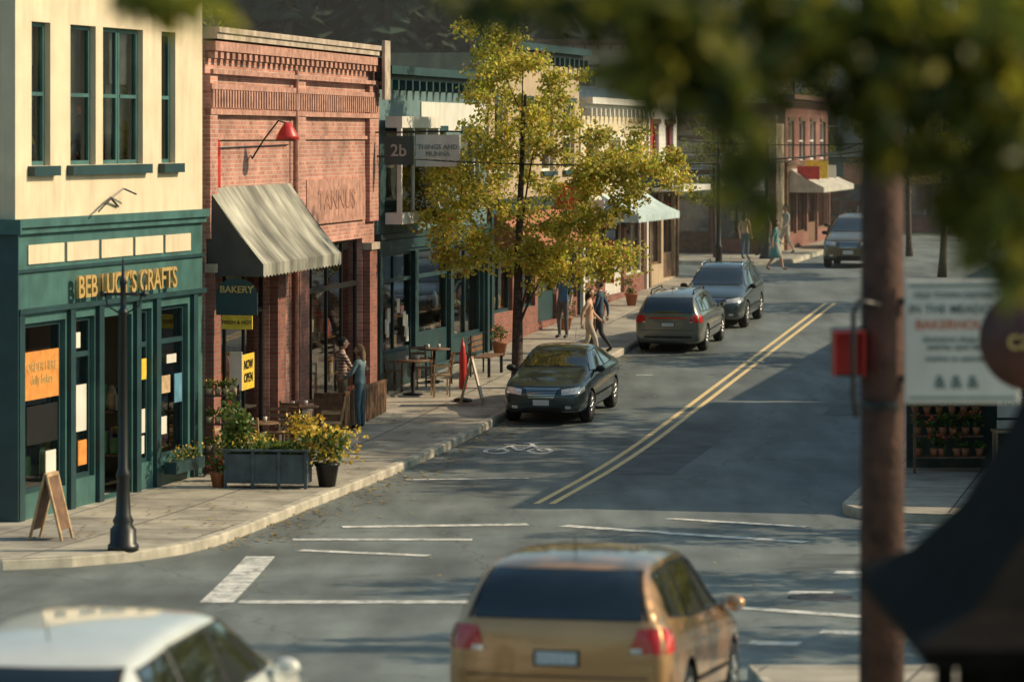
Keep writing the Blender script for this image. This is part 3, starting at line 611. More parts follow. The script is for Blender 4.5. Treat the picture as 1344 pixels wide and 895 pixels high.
crown=[(.35,0,4.5,2.5,2.1,1.6,4.4),(0,0,6.3,1.7,1.5,1.3,2.6),(-.5,0,7.5,.9,.8,.75,.9),(2.5,0,4.9,1.5,1.2,.9,1.9),(-1.4,0,4.1,1.2,1.2,1.1,1.5),(1.2,0,3.0,1.5,1.2,.8,1.7),(-.6,0,2.9,1.2,1.2,.6,1.1)]
wd,lf=tree_mesh(8.1,crown,235,112,.10,.43,M_LY,seed=4,first=.22)
Yt=76.0
tree('street_tree',(.12,Yt,g(Yt)+.15),wd,lf)
crown2=[(0,0,5.2,2.8,2.8,2.2,4),(.4,0,7.2,1.8,1.8,1.4,2),(-1,0,4.2,1.6,1.6,1.0,1)]
wd,lf=tree_mesh(8.8,crown2,95,80,.14,.55,M_LT,seed=8)
dt=tree('street_tree',(12.9,84,g(84)+.15),wd,lf,.8)
for x,y,s,r in[(10.5,37.5,1.0,1),(12,45.5,1.05,2.2),(10.2,52.8,.72,3.6),(15.2,99,.9,.7),(13.8,110,.95,4.2),(9.0,29.5,1.0,3.1),(16.6,61,1.35,2),(19.5,68.5,2.25,1.1)]:
    tree('street_tree',(x,y,g(y)+.15),None,None,s,r,dt)
for x,y,s,r in[(7.2,121,.62,.7),(14.6,126,.9,2.1),(12.4,150,1.1,1.1),(-14,100,1.1,1.7),(-10,92,1.2,2.7)]:
    tree('street_tree',(x,y,g(y)+.1),None,None,s,r,dt)
# near tree whose branches hang into the top of the view
R=random.Random(5); wd=MB(M_BARK,True); lf=MB(M_LD); bx,by=4.1,10.6
wd.tube([(bx,by,1.4),(bx-.05,by,3.5),(bx+.05,by,5.5),(bx,by-.1,7.5),(bx+.1,by,9.6)],[.24,.19,.17,.13,.05],10)
cl=[(-.95,9.2,6.49,.10,36),(-.85,9.3,6.47,.08,24),(-1.02,9.1,6.50,.08,20),
 (-.12,9.2,6.49,.09,26),(.0,9,6.48,.09,34),(.14,9,6.47,.10,44),(.3,9.1,6.44,.12,60),(.40,9.0,6.38,.12,60),(.33,9,6.29,.08,34),(.38,9,6.21,.06,20),
 (.52,9,6.40,.12,70),(.6,8.9,6.29,.12,66),(.60,8.9,6.15,.08,40),(.63,9,6.03,.07,32),(.62,9,5.94,.05,18),(.72,9,6.42,.12,70),(.76,9,6.33,.09,40),(.9,9.1,6.38,.12,80),(.93,9,6.22,.11,60),(.95,9,6.08,.07,28),
 (1.05,9.1,6.40,.14,90),(1.13,9,6.24,.13,80),(1.1,9.1,6.08,.10,46),(1.25,9,6.38,.15,100),(1.3,9,6.18,.14,90),(1.35,9,6.01,.13,84),(1.22,9,5.96,.09,46),(1.38,9,5.84,.10,60),(1.2,9,5.83,.07,26),(1.30,9,5.76,.06,20),(1.45,9.2,6.3,.2,100),(.48,9,6.22,.08,30)]
for x,y,z,r,n in cl: lf.leaves((x,y,z),(r,.3,r*.8),int(n*1.15),.10)
for pth in [[(bx,by,4.6),(2.8,10,5.9),(1.6,9.3,6.45),(.6,9.1,6.62),(-.2,9.1,6.6),(-1.0,9.2,6.6)],[(bx,by,4.9),(2.9,9.6,5.9),(2.0,9.1,6.25),(1.3,9,6.3),(.8,9,6.2),(.65,9,5.95)],[(bx,by,5.5),(3,9.8,6.5),(2,9.3,6.9),(1.0,9.1,6.75),(.3,9,6.5)]]:
    wd.tube(pth,[.09,.06,.035,.02,.012,.006][:len(pth)],6)
for _ in range(90):
    d=Vector((R.gauss(0,1),R.gauss(0,1),R.gauss(0,1))).normalized()*R.random()**.4; p=(bx+.7+d.x*2.3,by+d.y*2.4,7.8+d.z*1.6)
    if p[0]/p[1]*4500+672<1360 and (6.1-p[2])/p[1]*4500>-190: continue
    lf.leaves(p,(.4,.4,.3),40,.11); wd.tube([(bx,by,5.5+R.random()*2),((bx+p[0])/2,(by+p[1])/2,p[2]),p],[.04,.025,.008],5)
e=G('maple_tree'); wd.obj('trunk',e.e); lf.obj('leaves',e.e)
# distant conifers on rising ground behind the town
R=random.Random(9); tk=MB(M_BARK); cf=MB(M_CON)
def conifer(x,y,z,h):
    tk.tube([(x,y,z-1),(x,y,z+h)],[h*.014,.03],5)
    n=230
    for i in range(n):
        t=(i/n)**.8; zz=z+h*(.06+.94*t); rr=h*.17*(1-t)**.8*(.75+.25*math.sin(t*38))+.12
        a_=R.uniform(0,6.28); dx,dy=math.cos(a_),math.sin(a_); r=rr*R.uniform(.55,1.15); w=(.35+.5*(1-t))*h/20*R.uniform(.7,1.3); dr=r*R.uniform(.25,.6)
        cf.face([(x+dx*r*.15,y+dy*r*.15,zz),(x+dx*r*.65-dy*w,y+dy*r*.65+dx*w,zz-dr*.8),(x+dx*r,y+dy*r,zz-dr*1.1),(x+dx*r*.65+dy*w,y+dy*r*.65-dx*w,zz-dr*.8)])
        cf.face([(x+dx*r*.3,y+dy*r*.3,zz-.1),(x+dx*r*.6,y+dy*r*.6,zz-dr-.55*h/20),(x+dx*r*.98,y+dy*r*.98,zz-dr*1.2),(x+dx*r*.7,y+dy*r*.7,zz-dr*.5)])
for i in range(120):
    y=178+R.random()**1.4*75; x=R.uniform(-.16*y-6,.17*y+8)
    conifer(x,y,gz(x,y),R.uniform(15,26))
e=G('distant_forest'); tk.obj('trunks',e.e); cf.obj('needles',e.e)
# ------------------------------------------------------------ vehicles
def evalmesh(ob):
    bpy.context.view_layer.update(); dg=bpy.context.evaluated_depsgraph_get(); return bpy.data.meshes.new_from_object(ob.evaluated_get(dg))
ST={
'sedan':[(-2.40,.46,.78,.84,.64,.52),(-2.37,.30,.90,.98,.80,.66),(-2.12,.22,.95,1.07,.88,.72),(-1.72,.20,.97,1.12,.90,.70),(-1.05,.2,.98,1.40,.905,.60),(-.35,.2,.97,1.47,.91,.61),(.35,.2,.96,1.44,.91,.61),(1.1,.2,.94,1.03,.905,.70),(1.65,.2,.87,.95,.89,.70),(2.12,.22,.77,.85,.85,.66),(2.36,.28,.62,.74,.76,.60),(2.42,.38,.55,.62,.62,.48)],
'wagon':[(-2.40,.44,.80,.92,.70,.62),(-2.36,.28,.92,1.12,.84,.70),(-2.20,.22,.98,1.34,.88,.66),(-1.90,.2,1.0,1.50,.905,.635),(-1.2,.2,1.0,1.56,.91,.63),(-.35,.2,.99,1.58,.91,.63),(.35,.2,.98,1.54,.91,.63),(1.12,.2,.96,1.06,.905,.70),(1.65,.2,.90,.99,.89,.70),(2.12,.22,.82,.90,.86,.66),(2.36,.28,.66,.78,.78,.60),(2.42,.38,.56,.64,.64,.48)],
}
def car(name,ctr,heading,kind,L,W,H,paint,roofrail=None,front=True,lightbar=True):
    cx_,cy_=ctr; dv=Vector((math.cos(heading),math.sin(heading)))
    wb=.29*L; zf=g(cy_+dv.y*wb); zr=g(cy_-dv.y*wb); pit=math.atan2(zf-zr,2*wb)
    M=Matrix.Translation((cx_,cy_,(zf+zr)/2+.004))@Matrix.Rotation(heading,4,'Z')@Matrix.Rotation(-pit,4,'Y')
    e=G(name,M=M); st=ST[kind]; hs=(1.47 if kind=='sedan' else 1.58)
    sx=L/4.82; sy=W/1.82; sz=H/hs
    rings=[]
    for x,zb,zs,zt,hw,ht in st:
        m=zb+(zs-zb)*.55; rings.append([(0,zb),(hw*.8,zb),(hw*.955,zb+.06),(hw*.99,zb+.22*(zs-zb)+.03),(hw,m),(hw*.985,zs-.06),(hw*.95,zs),(ht+(hw*.95-ht)*.45,zs+(zt-zs)*.52),(ht,zt-.05*(1 if zt-zs>.2 else .4)),(ht*.86,zt-.01),(0,zt+.02)])
    mb=MB(paint,True)
    n=0; full=[]
    for (x,*_),rg in zip(st,rings):
        row=[(x*sx,-y*sy,z*sz) for y,z in rg]+[(x*sx,y*sy,z*sz) for y,z in reversed(rg[1:-1])]
        mb.v+=row; n=len(row)
    for i in range(len(st)-1):
        for k in range(n): a_=i*n+k;b=i*n+(k+1)%n; mb.f.append((a_,b,b+n,a_+n)); mb.mi.append(0)
    mb.f.append(tuple(range(n))[::-1]); mb.mi.append(0); mb.f.append(tuple((len(st)-1)*n+k for k in range(n))); mb.mi.append(0)
    me=mb.mesh('tmp'); bm=bmesh.new(); bm.from_mesh(me); bmesh.ops.recalc_face_normals(bm,faces=bm.faces); bm.to_mesh(me); bm.free()
    ob=bpy.data.objects.new('body',me); COL.objects.link(ob); ss=ob.modifiers.new('s','SUBSURF'); ss.levels=ss.render_levels=3
    me2=evalmesh(ob); bvh=BVHTree.FromPolygons([v.co.copy() for v in me2.vertices],[tuple(p.vertices) for p in me2.polygons])
    ob.modifiers.clear(); ob.data=me2
    wr=.325*sz if kind=='sedan' else .34*sz; ax=[1.42*sx,-1.40*sx]
    cut=MB(M_RUB)
    for x in ax:
        for s_ in(-1,1): cut.lathe((x,s_*(W/2-.13),wr),[(wr+.055,-.17),(wr+.055,.4)] if s_>0 else [(wr+.055,-.4),(wr+.055,.17)],28,'y')
    cm=cut.mesh('cut'); bm=bmesh.new(); bm.from_mesh(cm); bmesh.ops.recalc_face_normals(bm,faces=bm.faces); bm.to_mesh(cm); bm.free()
    co=bpy.data.objects.new('cut',cm); COL.objects.link(co)
    me2.materials.append(M_RUB)
    bo=ob.modifiers.new('b','BOOLEAN'); bo.operation='DIFFERENCE'; bo.object=co; bo.solver='EXACT'
    try: bo.material_mode='TRANSFER'
    except Exception: pass
    me3=evalmesh(ob); ob.modifiers.clear(); ob.data=me3; bpy.data.objects.remove(co); ob.parent=e.e; ob.name='body'
    def patch(part,m,quad,axis,off=.007,n=10):
        q=e.p(part,m,True); ids=[]
        A,Bq,C,D_=[Vector(p) for p in quad]
        dirs={'L':Vector((0,-1,0)),'R':Vector((0,1,0)),'F':Vector((-1,0,0)),'B':Vector((1,0,0)),'T':Vector((0,0,-1))}; d=dirs[axis]
        base=len(q.v)
        for j in range(n+1):
            for i in range(n+1):
                u,v=i/n,j/n; p=(A*(1-u)+Bq*u)*(1-v)+(D_*(1-u)+C*u)*v
                if axis in'LR': o=Vector((p.x*sx,0,p.y*sz))-d*3
                elif axis in'FB': o=Vector((0,p.x*sy,p.y*sz))-d*5
                else: o=Vector((p.x*sx,p.y*sy,0))-d*4
                h=bvh.ray_cast(o,d)
                if h[0] is None:
                    h=bvh.find_nearest(o+d*(3-W/2 if axis in 'LR' else 5-L/2))
                nn=h[1]; nn=-nn if nn.dot(d)>0 else nn
                q.v.append(tuple(h[0]+nn*off))
        for j in range(n):
            for i in range(n):
                a_=base+j*(n+1)+i; q.f.append((a_,a_+1,a_+n+2,a_+n+1)); q.mi.append(0)
    def side(part,m,quad,off=.007,n=10):
        for s_ in'LR': patch(part,m,quad,s_,off,n)
    def seam(a_,b,w=.012): 
        A=Vector(a_);Bq=Vector(b); d=(Bq-A).normalized(); nn=Vector((-d.y,d.x))*w/2; side('door_seams',M_RUB,[A-nn,Bq-nn,Bq+nn,A+nn],.003,8)
    wag=kind=='wagon'
    top=1.43 if wag else 1.335
    if wag: wins=[[(-.2,1.045),(1.0,1.045),(.42,top),(-.2,top+.02)],[(-1.2,1.05),(-.3,1.045),(-.3,top+.02),(-1.15,top+.01)],[(-2.0,1.08),(-1.3,1.06),(-1.25,top),(-1.85,top-.04)]]
    else: wins=[[(-.22,1.03),(.98,1.02),(.40,top),(-.22,top+.02)],[(-1.05,1.04),(-.32,1.03),(-.32,top+.02),(-.88,top-.02)],[(-1.42,1.05),(-1.13,1.04),(-.97,top-.04),(-1.1,top-.07)]]
    for w_ in wins:
        c=sum((Vector(p) for p in w_),Vector((0,0)))/4; side('window_rubber',M_RUB,[c+(Vector(p)-c)*1.07+ (Vector(p)-c).normalized()*.015 for p in w_],.004); side('side_windows',M_CGLASS,w_,.009)
    patch('window_rubber',M_RUB,[(-.74,1.08),(.74,1.08),(.57,top+.04),(-.57,top+.04)],'F',.004,14); patch('windscreen',M_CGLASS,[(-.71,1.10),(.71,1.10),(.55,top+.02),(-.55,top+.02)],'F',.009,14)
    if wag: rw=[(-.66,1.06),(.66,1.06),(.56,1.42),(-.56,1.42)]
    else: rw=[(-.64,1.13),(.64,1.13),(.54,1.36),(-.54,1.36)]
    c=Vector((0,1.24)); patch('window_rubber',M_RUB,[c+(Vector(p)-c)*1.06 for p in rw],'B',.004,14); patch('rear_window',M_CGLASS,rw,'B',.009,14)
    seam((-.26,.3),(-.26,1.0)); seam((.98,.3),(1.02,.98)); seam((-1.1,.62),(-1.15,1.02)); seam((-1.1,.3),(1.0,.3)); seam((1.02,.98),(1.75,.86))
    side('side_moulding',M_RUB,[(-1.0,.50),(1.0,.50),(1.0,.54),(-1.0,.54)],.01,10)
    for x in(-.98,.0): side('door_handles',M_CHROME,[(x,.83),(x+.2,.83),(x+.2,.862),(x,.862)],.03,3)
    hz=.69 if not wag else .73
    for s_ in(-1,1):
        patch('headlights',M_HEAD,[(s_*.42,hz-.06),(s_*.75,hz-.03),(s_*.76,hz+.09),(s_*.42,hz+.045)],'F',.012); side('headlights',M_HEAD,[(2.0,hz+.01),(2.28,hz-.05),(2.24,hz+.06),(1.95,hz+.08)],.009,6)
        patch('fog_lamps',M_HEAD,[(s_*.50,.36),(s_*.62,.36),(s_*.62,.42),(s_*.50,.42)],'F',.01,4)
    patch('grille',M_RUB,[(-.27,hz-.13),(.27,hz-.13),(.35,hz+.05),(-.35,hz+.05)],'F',.008)
    for i in range(6): z=hz-.12+i*.03; hw_=.27+.07*i/6; patch('grille_bars',M_CHROME,[(-hw_,z),(hw_,z),(hw_,z+.010),(-hw_,z+.010)],'F',.02,8)
    patch('grille_surround',M_CHROME,[(-.37,hz+.05),(.37,hz+.05),(.37,hz+.068),(-.37,hz+.068)],'F',.02,8)
    patch('lower_intake',M_RUB,[(-.42,.28),(.42,.28),(.38,.38),(-.38,.38)],'F',.008); patch('bonnet_seam',M_RUB,[(-.66,hz+.095),(.66,hz+.095),(.66,hz+.105),(-.66,hz+.105)],'F',.004)
    patch('number_plate',M_PLATE,[(-.17,.43),(.17,.43),(.17,.54),(-.17,.54)],'F',.03,3)
    if wag:
        for s_ in(-1,1): patch('tail_lamps',M_TAIL,[(s_*.56,.80),(s_*.80,.80),(s_*.77,1.0),(s_*.62,.99)],'B',.012); patch('reverse_lamps',M_HEAD,[(s_*.57,.80),(s_*.66,.80),(s_*.66,.84),(s_*.57,.84)],'B',.018,4)
        side('tail_lamps',M_TAIL,[(-2.33,.80),(-2.12,.82),(-2.14,.98),(-2.28,1.0)],.01,6)
        patch('hatch_seam',M_RUB,[(-.7,.60),(.7,.60),(.7,.612),(-.7,.612)],'B',.004)
        if lightbar: patch('tail_lamp_bar',M_TAIL,[(-.5,.90),(.5,.90),(.5,.94),(-.5,.94)],'B',.012)
        patch('number_plate',M_PLATE,[(-.16,.70),(.16,.70),(.16,.80),(-.16,.80)],'B',.016,3)
        patch('plate_recess',M_RUB,[(-.18,.685),(.18,.685),(.18,.815),(-.18,.815)],'B',.006,5)
    else:
        for s_ in(-1,1): patch('tail_lamps',M_TAIL,[(s_*.48,.74),(s_*.78,.74),(s_*.76,.90),(s_*.50,.90)],'B',.012)
        patch('number_plate',M_PLATE,[(-.17,.66),(.17,.66),(.17,.77),(-.17,.77)],'B',.016,3)
    patch('rear_bumper_trim',M_RUB,[(-.62,.40),(.62,.40),(.62,.45),(-.62,.45)],'B',.01)
    if wag: 
        q=e.p('wiper',M_RUB); q.tube([(-2.3*sx,.0,1.07*sz),(-2.30*sx,.35,1.11*sz)],.012,5)
    for s_ in(-1,1):
        m_=e.p('mirrors',M_RUB if lightbar else paint,True); m_.ball((.82*sx,s_*(W/2+.05),1.04*sz),(.06,.10,.07),12); m_.tube([(.84*sx,s_*(W/2-.12),.98*sz),(.82*sx,s_*(W/2+.02),1.02*sz)],.03,6)
        e.p('mirror_glass',M_CHROME).box(.765*sx,.77*sx,s_*(W/2+.05)-.07,s_*(W/2+.05)+.07,.995*sz,1.08*sz)
    if roofrail:
        for s_ in(-1,1):
            rl=e.p('roof_rails',roofrail,True); rl.tube([(.2*sx,s_*.56*sy,1.5*sz),(.1*sx,s_*.56*sy,1.585*sz),(-1.5*sx,s_*.56*sy,1.59*sz),(-1.65*sx,s_*.56*sy,1.5*sz)],.02,6)
    q=e.p('antenna',M_BLACK); q.tube([(-1.5*sx,0,1.45*sz),(-1.62*sx,0,1.68*sz)],.005,4)
    for x in ax:
        for s_ in(-1,1):
            y=s_*(W/2-.13); t_=e.p('tyres',M_TYRE,True); r=wr
            t_.lathe((x,y,wr),[(r*.62,-.11),(r*.9,-.115),(r*.98,-.09),(r,-.05),(r,.05),(r*.98,.09),(r*.9,.115),(r*.62,.11)],28,'y')
            d_=e.p('rim_dish',mat('rim_dark',(.1,.1,.1),.4,.2,5,metal=.8),True); yo=y+s_*.07; d_.lathe((x,yo,wr),[(r*.64,-.02),(r*.64,.02)],24,'y')
            sp=e.p('rim_spokes',mat('alloy',(.5,.5,.5),.3,.1,5,metal=.9),True)
            for k in range(7):
                an=2*math.pi*k/7; Mx=Matrix.Translation((x,y+s_*.105,wr))@Matrix.Rotation(an,4,'Y'); sp.box(.02,r*.62,-.012,.012,-.028,.028,Mx)
            sp.lathe((x,y+s_*.105,wr),[(.055,-.02),(.055,.02)],12,'y')
            for k in range(24):
                a0=2*math.pi*k/24;a1=2*math.pi*(k+1)/24; yy=y+s_*.117
                sp.face([(x+q_*math.cos(t),yy,wr+q_*math.sin(t)) for q_,t in((r*.57,a0),(r*.66,a0),(r*.66,a1),(r*.57,a1))])
    e.done()
def paint(name,c,metal=.4,rough=.28): return mat(name,c,rough,.06,2,metal=metal,coat=1)
P_DK=paint('dark_green_paint',(.03,.05,.05)); P_WG=paint('olive_grey_paint',(.17,.18,.155)); P_SV=paint('charcoal_paint',(.06,.08,.08)); P_GD=paint('gold_paint',(.56,.29,.12),.45); P_WH=paint('white_paint_car',(.66,.68,.64),.1); P_TK=paint('bronze_paint',(.12,.10,.05),.2)
HA=TH; HT=TH+math.pi
def along(x,y,d): return (x+T.x*d,y+T.y*d)
car('parked_sedan',along(.60,70.1,2.3),HT,'sedan',4.6,1.80,1.47,P_DK)
car('parked_station_wagon',along(3.87,85.2,2.25),HA,'wagon',4.5,1.74,1.5,P_WG,M_RUB)
car('parked_suv',along(5.3,91.6,2.25),HT,'wagon',4.5,1.80,1.62,P_SV,M_CHROME)
car('hatchback_car',along(.34,26.9,2.1),HA,'wagon',4.25,1.88,1.57,P_GD,lightbar=False)
car('white_car',along(-3.1,20.6,2.25),HA+.03,'wagon',4.5,1.84,1.50,P_WH,lightbar=False)
car('pickup_suv',along(11.3,115.2,2.3),HT,'wagon',4.7,1.85,1.75,P_TK)
car('parked_car',along(12.6,129,2.3),HT,'sedan',4.6,1.8,1.45,P_SV)
# ------------------------------------------------------------ street furniture
def lamppost(x,y,s=1,rz=0):
    G0=G('lamp_post',M=Matrix.Translation((x,y,g(y)+.15))@Matrix.Rotation(rz,4,'Z')@Matrix.Scale(s,4)); q=G0.p('post',M_BLACK,True)
    q.lathe((0,0,0),[(.22,0),(.22,.08),(.19,.1),(.185,.3),(.13,.36),(.15,.42),(.11,.5),(.085,1.0),(.10,1.04),(.10,1.1),(.07,1.16),(.05,3.3),(.075,3.33),(.075,3.38),(.045,3.42),(.04,3.75),(.06,3.78),(.03,3.85),(.012,4.1),(.004,4.15)],16)
    q=G0.p('ladder_bar',M_BLACK,True); q.tube([(-.3,0,3.62),(.3,0,3.62)],.022,8)
    for s_ in(-1,1):
        q.ball((s_*.3,0,3.62),.045,8); q.tube([(s_*.05,0,3.35),(s_*.22,0,3.45),(s_*.26,0,3.62)],.014,6); q.tube([(s_*.3,0,3.62),(s_*.3,0,3.95)],[.016,.005],6)
    G0.done()
lamppost(-5.5,48.5); lamppost(6.3,104.5,1.1,.5); lamppost(8.9,119.8,1.2,.5)
def aframe(name,x,y,rz,m,h=1.0,w=.6,txt='OPEN'):
    A=G(name,(x,y,g(y)+.152),rz)
    for s_ in(-1,1):
        Mx=Matrix.Translation((0,s_*.25,0))@Matrix.Rotation(s_*math.radians(14),4,'X')
        q=A.p('frame',M_LWOOD); q.box(-w/2,-w/2+.05,-.015,.015,0,h,Mx); q.box(w/2-.05,w/2,-.015,.015,0,h,Mx); q.box(-w/2+.05,w/2-.05,-.015,.015,h-.05,h,Mx)
        A.p('board',m).box(-w/2+.05,w/2-.05,-.01,.01,.15,h-.05,Mx)
    A.done()
aframe('sandwich_board',-6.75,50.2,1.35,M_WOOD,w=.5)
aframe('sandwich_board',-.85,72.6,1.5,M_WHITE,1.05,.5)
A=G('patio_umbrella',(-1.05,73.3,g(73.3)+.152)); A.p('canvas',M_RED,True).lathe((0,0,0),[(.07,.25),(.09,.3),(.075,.7),(.08,.9),(.05,1.15),(.02,1.3)],10); A.p('pole',M_WOOD,True).tube([(0,0,0),(0,0,1.36)],.02,8); A.p('foot',M_BLACK,True).lathe((0,0,0),[(.2,0),(.2,.05),(.05,.08)],14); A.done()
A=G('park_bench',(-.55,78.6,g(78.6)+.152),TH); q=A.p('seat',M_WOOD)
for k in range(4): q.box(-.75,.75,-.2+k*.11,-.11+k*.11,.43,.46)
for k in range(3): A.p('backrest',M_WOOD).box(-.75,.75,.27,.30,.55+k*.13,.64+k*.13)
for x_ in(-.7,.64): A.p('legs',M_BLACK).box(x_,x_+.06,-.2,-.14,0,.43); A.p('legs').box(x_,x_+.06,.24,.27,0,.95)
A.done()
A=G('planter_box',(-4.15,58.3,g(58.3)+.152),-.12); q=A.p('box',M_SLATE,bevel=.01)
q.box(-.72,.72,-.22,-.18,.08,.58);q.box(-.72,.72,.18,.22,.08,.58);q.box(-.72,-.68,-.18,.18,.08,.58);q.box(.68,.72,-.18,.18,.08,.58)
for x in(-.72,-.25,.2,.66): q.box(x,x+.06,-.245,-.222,0,.62)
q.box(-.76,.76,-.26,-.185,.62,.66); q.box(-.76,.76,.185,.26,.62,.66)
A.p('soil',M_BARK).box(-.68,.68,-.18,.18,.5,.54)
lv=A.p('leaves',M_LG); fl=A.p('flowers',M_FLO)
for _ in range(30): x=R.uniform(-.65,.65); lv.leaves((x,R.uniform(-.15,.15),.68),(.13,.12,.1),18,.09)
for _ in range(18): lv.leaves((R.uniform(-.72,-.4),R.uniform(-.15,.15),R.uniform(.7,1.45)),(.14,.14,.16),26,.10)
for _ in range(60): fl.leaf((R.uniform(-.6,.0),R.uniform(-.2,.2),R.uniform(.68,.9)),.06)
A.done()
A=G('flower_pot',(-3.15,58.4,g(58.4)+.152)); A.p('pot',M_BLACK,True).lathe((0,0,0),[(.14,0),(.2,.35),(.22,.36),(.22,.4),(.18,.4)],14)
lv=A.p('leaves',M_LG); fl=A.p('flowers',M_FLO)
for _ in range(30): lv.leaves((R.gauss(0,.2),R.gauss(0,.16),R.uniform(.42,.9)),(.16,.15,.15),16,.09)
for _ in range(420): fl.leaf((R.gauss(0,.24),R.gauss(0,.2),R.uniform(.45,1.02)),.085)
A.done()
def pot(name,x,y,h,s_,fm,lm=M_LG,z=None,pm=M_TERR,nf=45,fs=.06):
    A=G(name,(x,y,(g(y)+.152) if z is None else z)); A.p('pot',pm,True).lathe((0,0,0),[(.1*s_,0),(.15*s_,.24*s_),(.17*s_,.25*s_),(.17*s_,.29*s_),(.13*s_,.29*s_)],12)
    lv=A.p('leaves',lm); fl=A.p('flowers',fm)
    for _ in range(14): lv.leaves((R.gauss(0,.09*s_),R.gauss(0,.09*s_),.3*s_+R.random()*h),(.1*s_,.1*s_,.1*s_),14,.07)
    for _ in range(nf): fl.leaf((R.gauss(0,.12*s_),R.gauss(0,.12*s_),.35*s_+R.random()*h),fs)
    A.done()
pot('flower_pot',-4.95,59.4,.5,1.1,M_FLO); pot('flower_pot',-5.0,58.3,.2,.9,M_RFLO); pot('flower_pot',-3.75,59.5,.3,1,M_RFLO); pot('flower_pot',-3.8,62.6,.35,1.5,M_FLO,nf=240,fs=.08); pot('flower_pot',-4.4,60.6,.3,1.2,M_FLO,nf=90)
for x,y in((-3.3,69.6),(1.4,90),(3.4,97.5),(-.3,83.0),(2.4,94)): pot('flower_pot',x,y,.35,1.2,M_RFLO)
def table(name,x,y,m=M_WOOD,r=.36):
    A=G(name,(x,y,g(y)+.152)); q=A.p('top',m,True); q.lathe((0,0,.72),[(r,0),(r,.03),(r-.02,.035)],20); A.p('stem',M_BLACK,True).lathe((0,0,0),[(.22,0),(.22,.02),(.04,.05),(.03,.72)],12); 
    c=A.p('cups',M_WHITE,True); c.lathe((.1,.08,.755),[(.03,0),(.04,.09)],8); c.lathe((-.14,-.05,.755),[(.03,0),(.04,.09)],8); A.done()
def chair(name,x,y,rz,m=M_WOOD):
    A=G(name,(x,y,g(y)+.152),rz); q=A.p('frame',m); q.box(-.21,.21,-.21,.21,.44,.47)
    for a_,b in((-.19,-.19),(.16,-.19),(-.19,.16),(.16,.16)): q.box(a_,a_+.03,b,b+.03,0,.44)
    Mx=Matrix.Translation((0,.19,.47))@Matrix.Rotation(-.18,4,'X')
    for x_ in(-.2,.17): q.box(x_,x_+.03,-.01,.02,0,.48,Mx)
    for z_ in(.14,.26,.38): q.box(-.17,.17,-.006,.012,z_,z_+.06,Mx)
    A.p('arms',m).box(-.24,-.215,-.18,.2,.64,.67); A.p('arms',m).box(.215,.24,-.18,.2,.64,.67); A.p('arms',m).box(-.24,-.215,-.18,-.15,0,.64); A.p('arms',m).box(.215,.24,-.18,-.15,0,.64); A.done()
table('cafe_table',-2.15,74.6); table('cafe_table',-1.75,77.2); table('cafe_table',-4.6,62.4); table('cafe_table',-4.05,65.6)
for i,(x,y,r,m) in enumerate([(-1.55,74.3,-1.4,M_LWOOD),(-2.65,75.2,2.0,M_WOOD),(-2.0,75.9,.4,M_WOOD),(-1.2,77.0,-1.5,M_WOOD),(-2.1,78,.8,M_WOOD),(-4.65,61.4,2.9,M_LWOOD),(-4.35,63.5,.1,M_WOOD),(-5.0,60.9,1.4,M_LWOOD),(-3.45,65.3,-1.5,M_LWOOD),(-4.1,64.8,2.8,M_WOOD)]): chair('cafe_chair',x,y,r,m)
A=G('plant_shelf',(-5.1,60.2,g(60)+.152)); q=A.p('rack',M_BLACK)
for z_ in(.4,.9,1.4): q.box(-.3,.3,-.15,.15,z_,z_+.02)
for a_ in(-.3,.28):
    for b in(-.15,.13): q.box(a_,a_+.02,b,b+.02,0,1.6)
for z_ in(.42,.92,1.42):
    for k in range(4): A.p('pots',GOODS[0],True).lathe((-.22+k*.15,0,z_),[(.04,0),(.06,.12)],8); A.p('plants',M_LG).leaves((-.22+k*.15,0,z_+.2),(.09,.09,.1),26,.07); A.p('blooms',M_FLO).leaves((-.22+k*.15,0,z_+.24),(.09,.09,.08),5,.06)
A.done()
for x,y in((2.55,95.8),(3.3,99),(4.6,104)):
    A=G('hanging_basket',(x,y,g(y)+2.3)); A.p('basket',M_BLACK,True).lathe((0,0,0),[(.06,0),(.2,.18),(.2,.2)],10); A.p('chain',M_BLACK).tube([(-.2,0,.2),(0,0,.7),(.2,0,.2)],.008,4); A.p('leaves',M_LG).leaves((0,0,.2),(.25,.25,.2),150,.07); A.p('flowers',M_RFLO).leaves((0,0,.25),(.27,.27,.2),160,.07)
    A.p('bracket',M_BLACK).tube([(0,0,.7),(-.9,.2,.7)],.012,5); A.done()
py,px=24.6,2.65; A=G('utility_pole',(px,py,g(py)+.1)); q=A.p('pole',mat('weathered_pole',(.085,.04,.028),.85,.4,5,.7,bscale=18,dirt=.5),True); q.tube([(0,0,-.3),(0.01,0,3),(.0,0,6),(.02,0,9)],[.165,.155,.145,.13],16)
q=A.p('crossarm',M_WOOD); q.box(-1.1,1.1,-.06,.06,8.3,8.45)
for x in(-1,-.5,.5,1): A.p('insulators',M_WHITE,True).lathe((x,0,8.45),[(.04,0),(.05,.08),(.03,.14)],8)
A.p('steel_bands',M_BLACK,True).lathe((0,0,2.6),[(.158,0),(.162,.01),(.162,.05),(.158,.06)],16)
A.done()
A=G('notice_sign',(0,0,0)); q=A.p('board',M_WHITE,bevel=.01); yb=24.45
q.box(2.80,3.62,yb,yb+.03,4.2,5.08); A.p('border',mat('sign_border',(.2,.25,.22),.5)).box(2.83,3.59,yb-.003,yb-.001,4.23,4.25); A.p('border').box(2.83,3.59,yb-.003,yb-.001,5.03,5.05)
MO=mat('sign_orange',(.6,.16,.06),.5); MG=mat('sign_ink',(.09,.15,.14),.5)
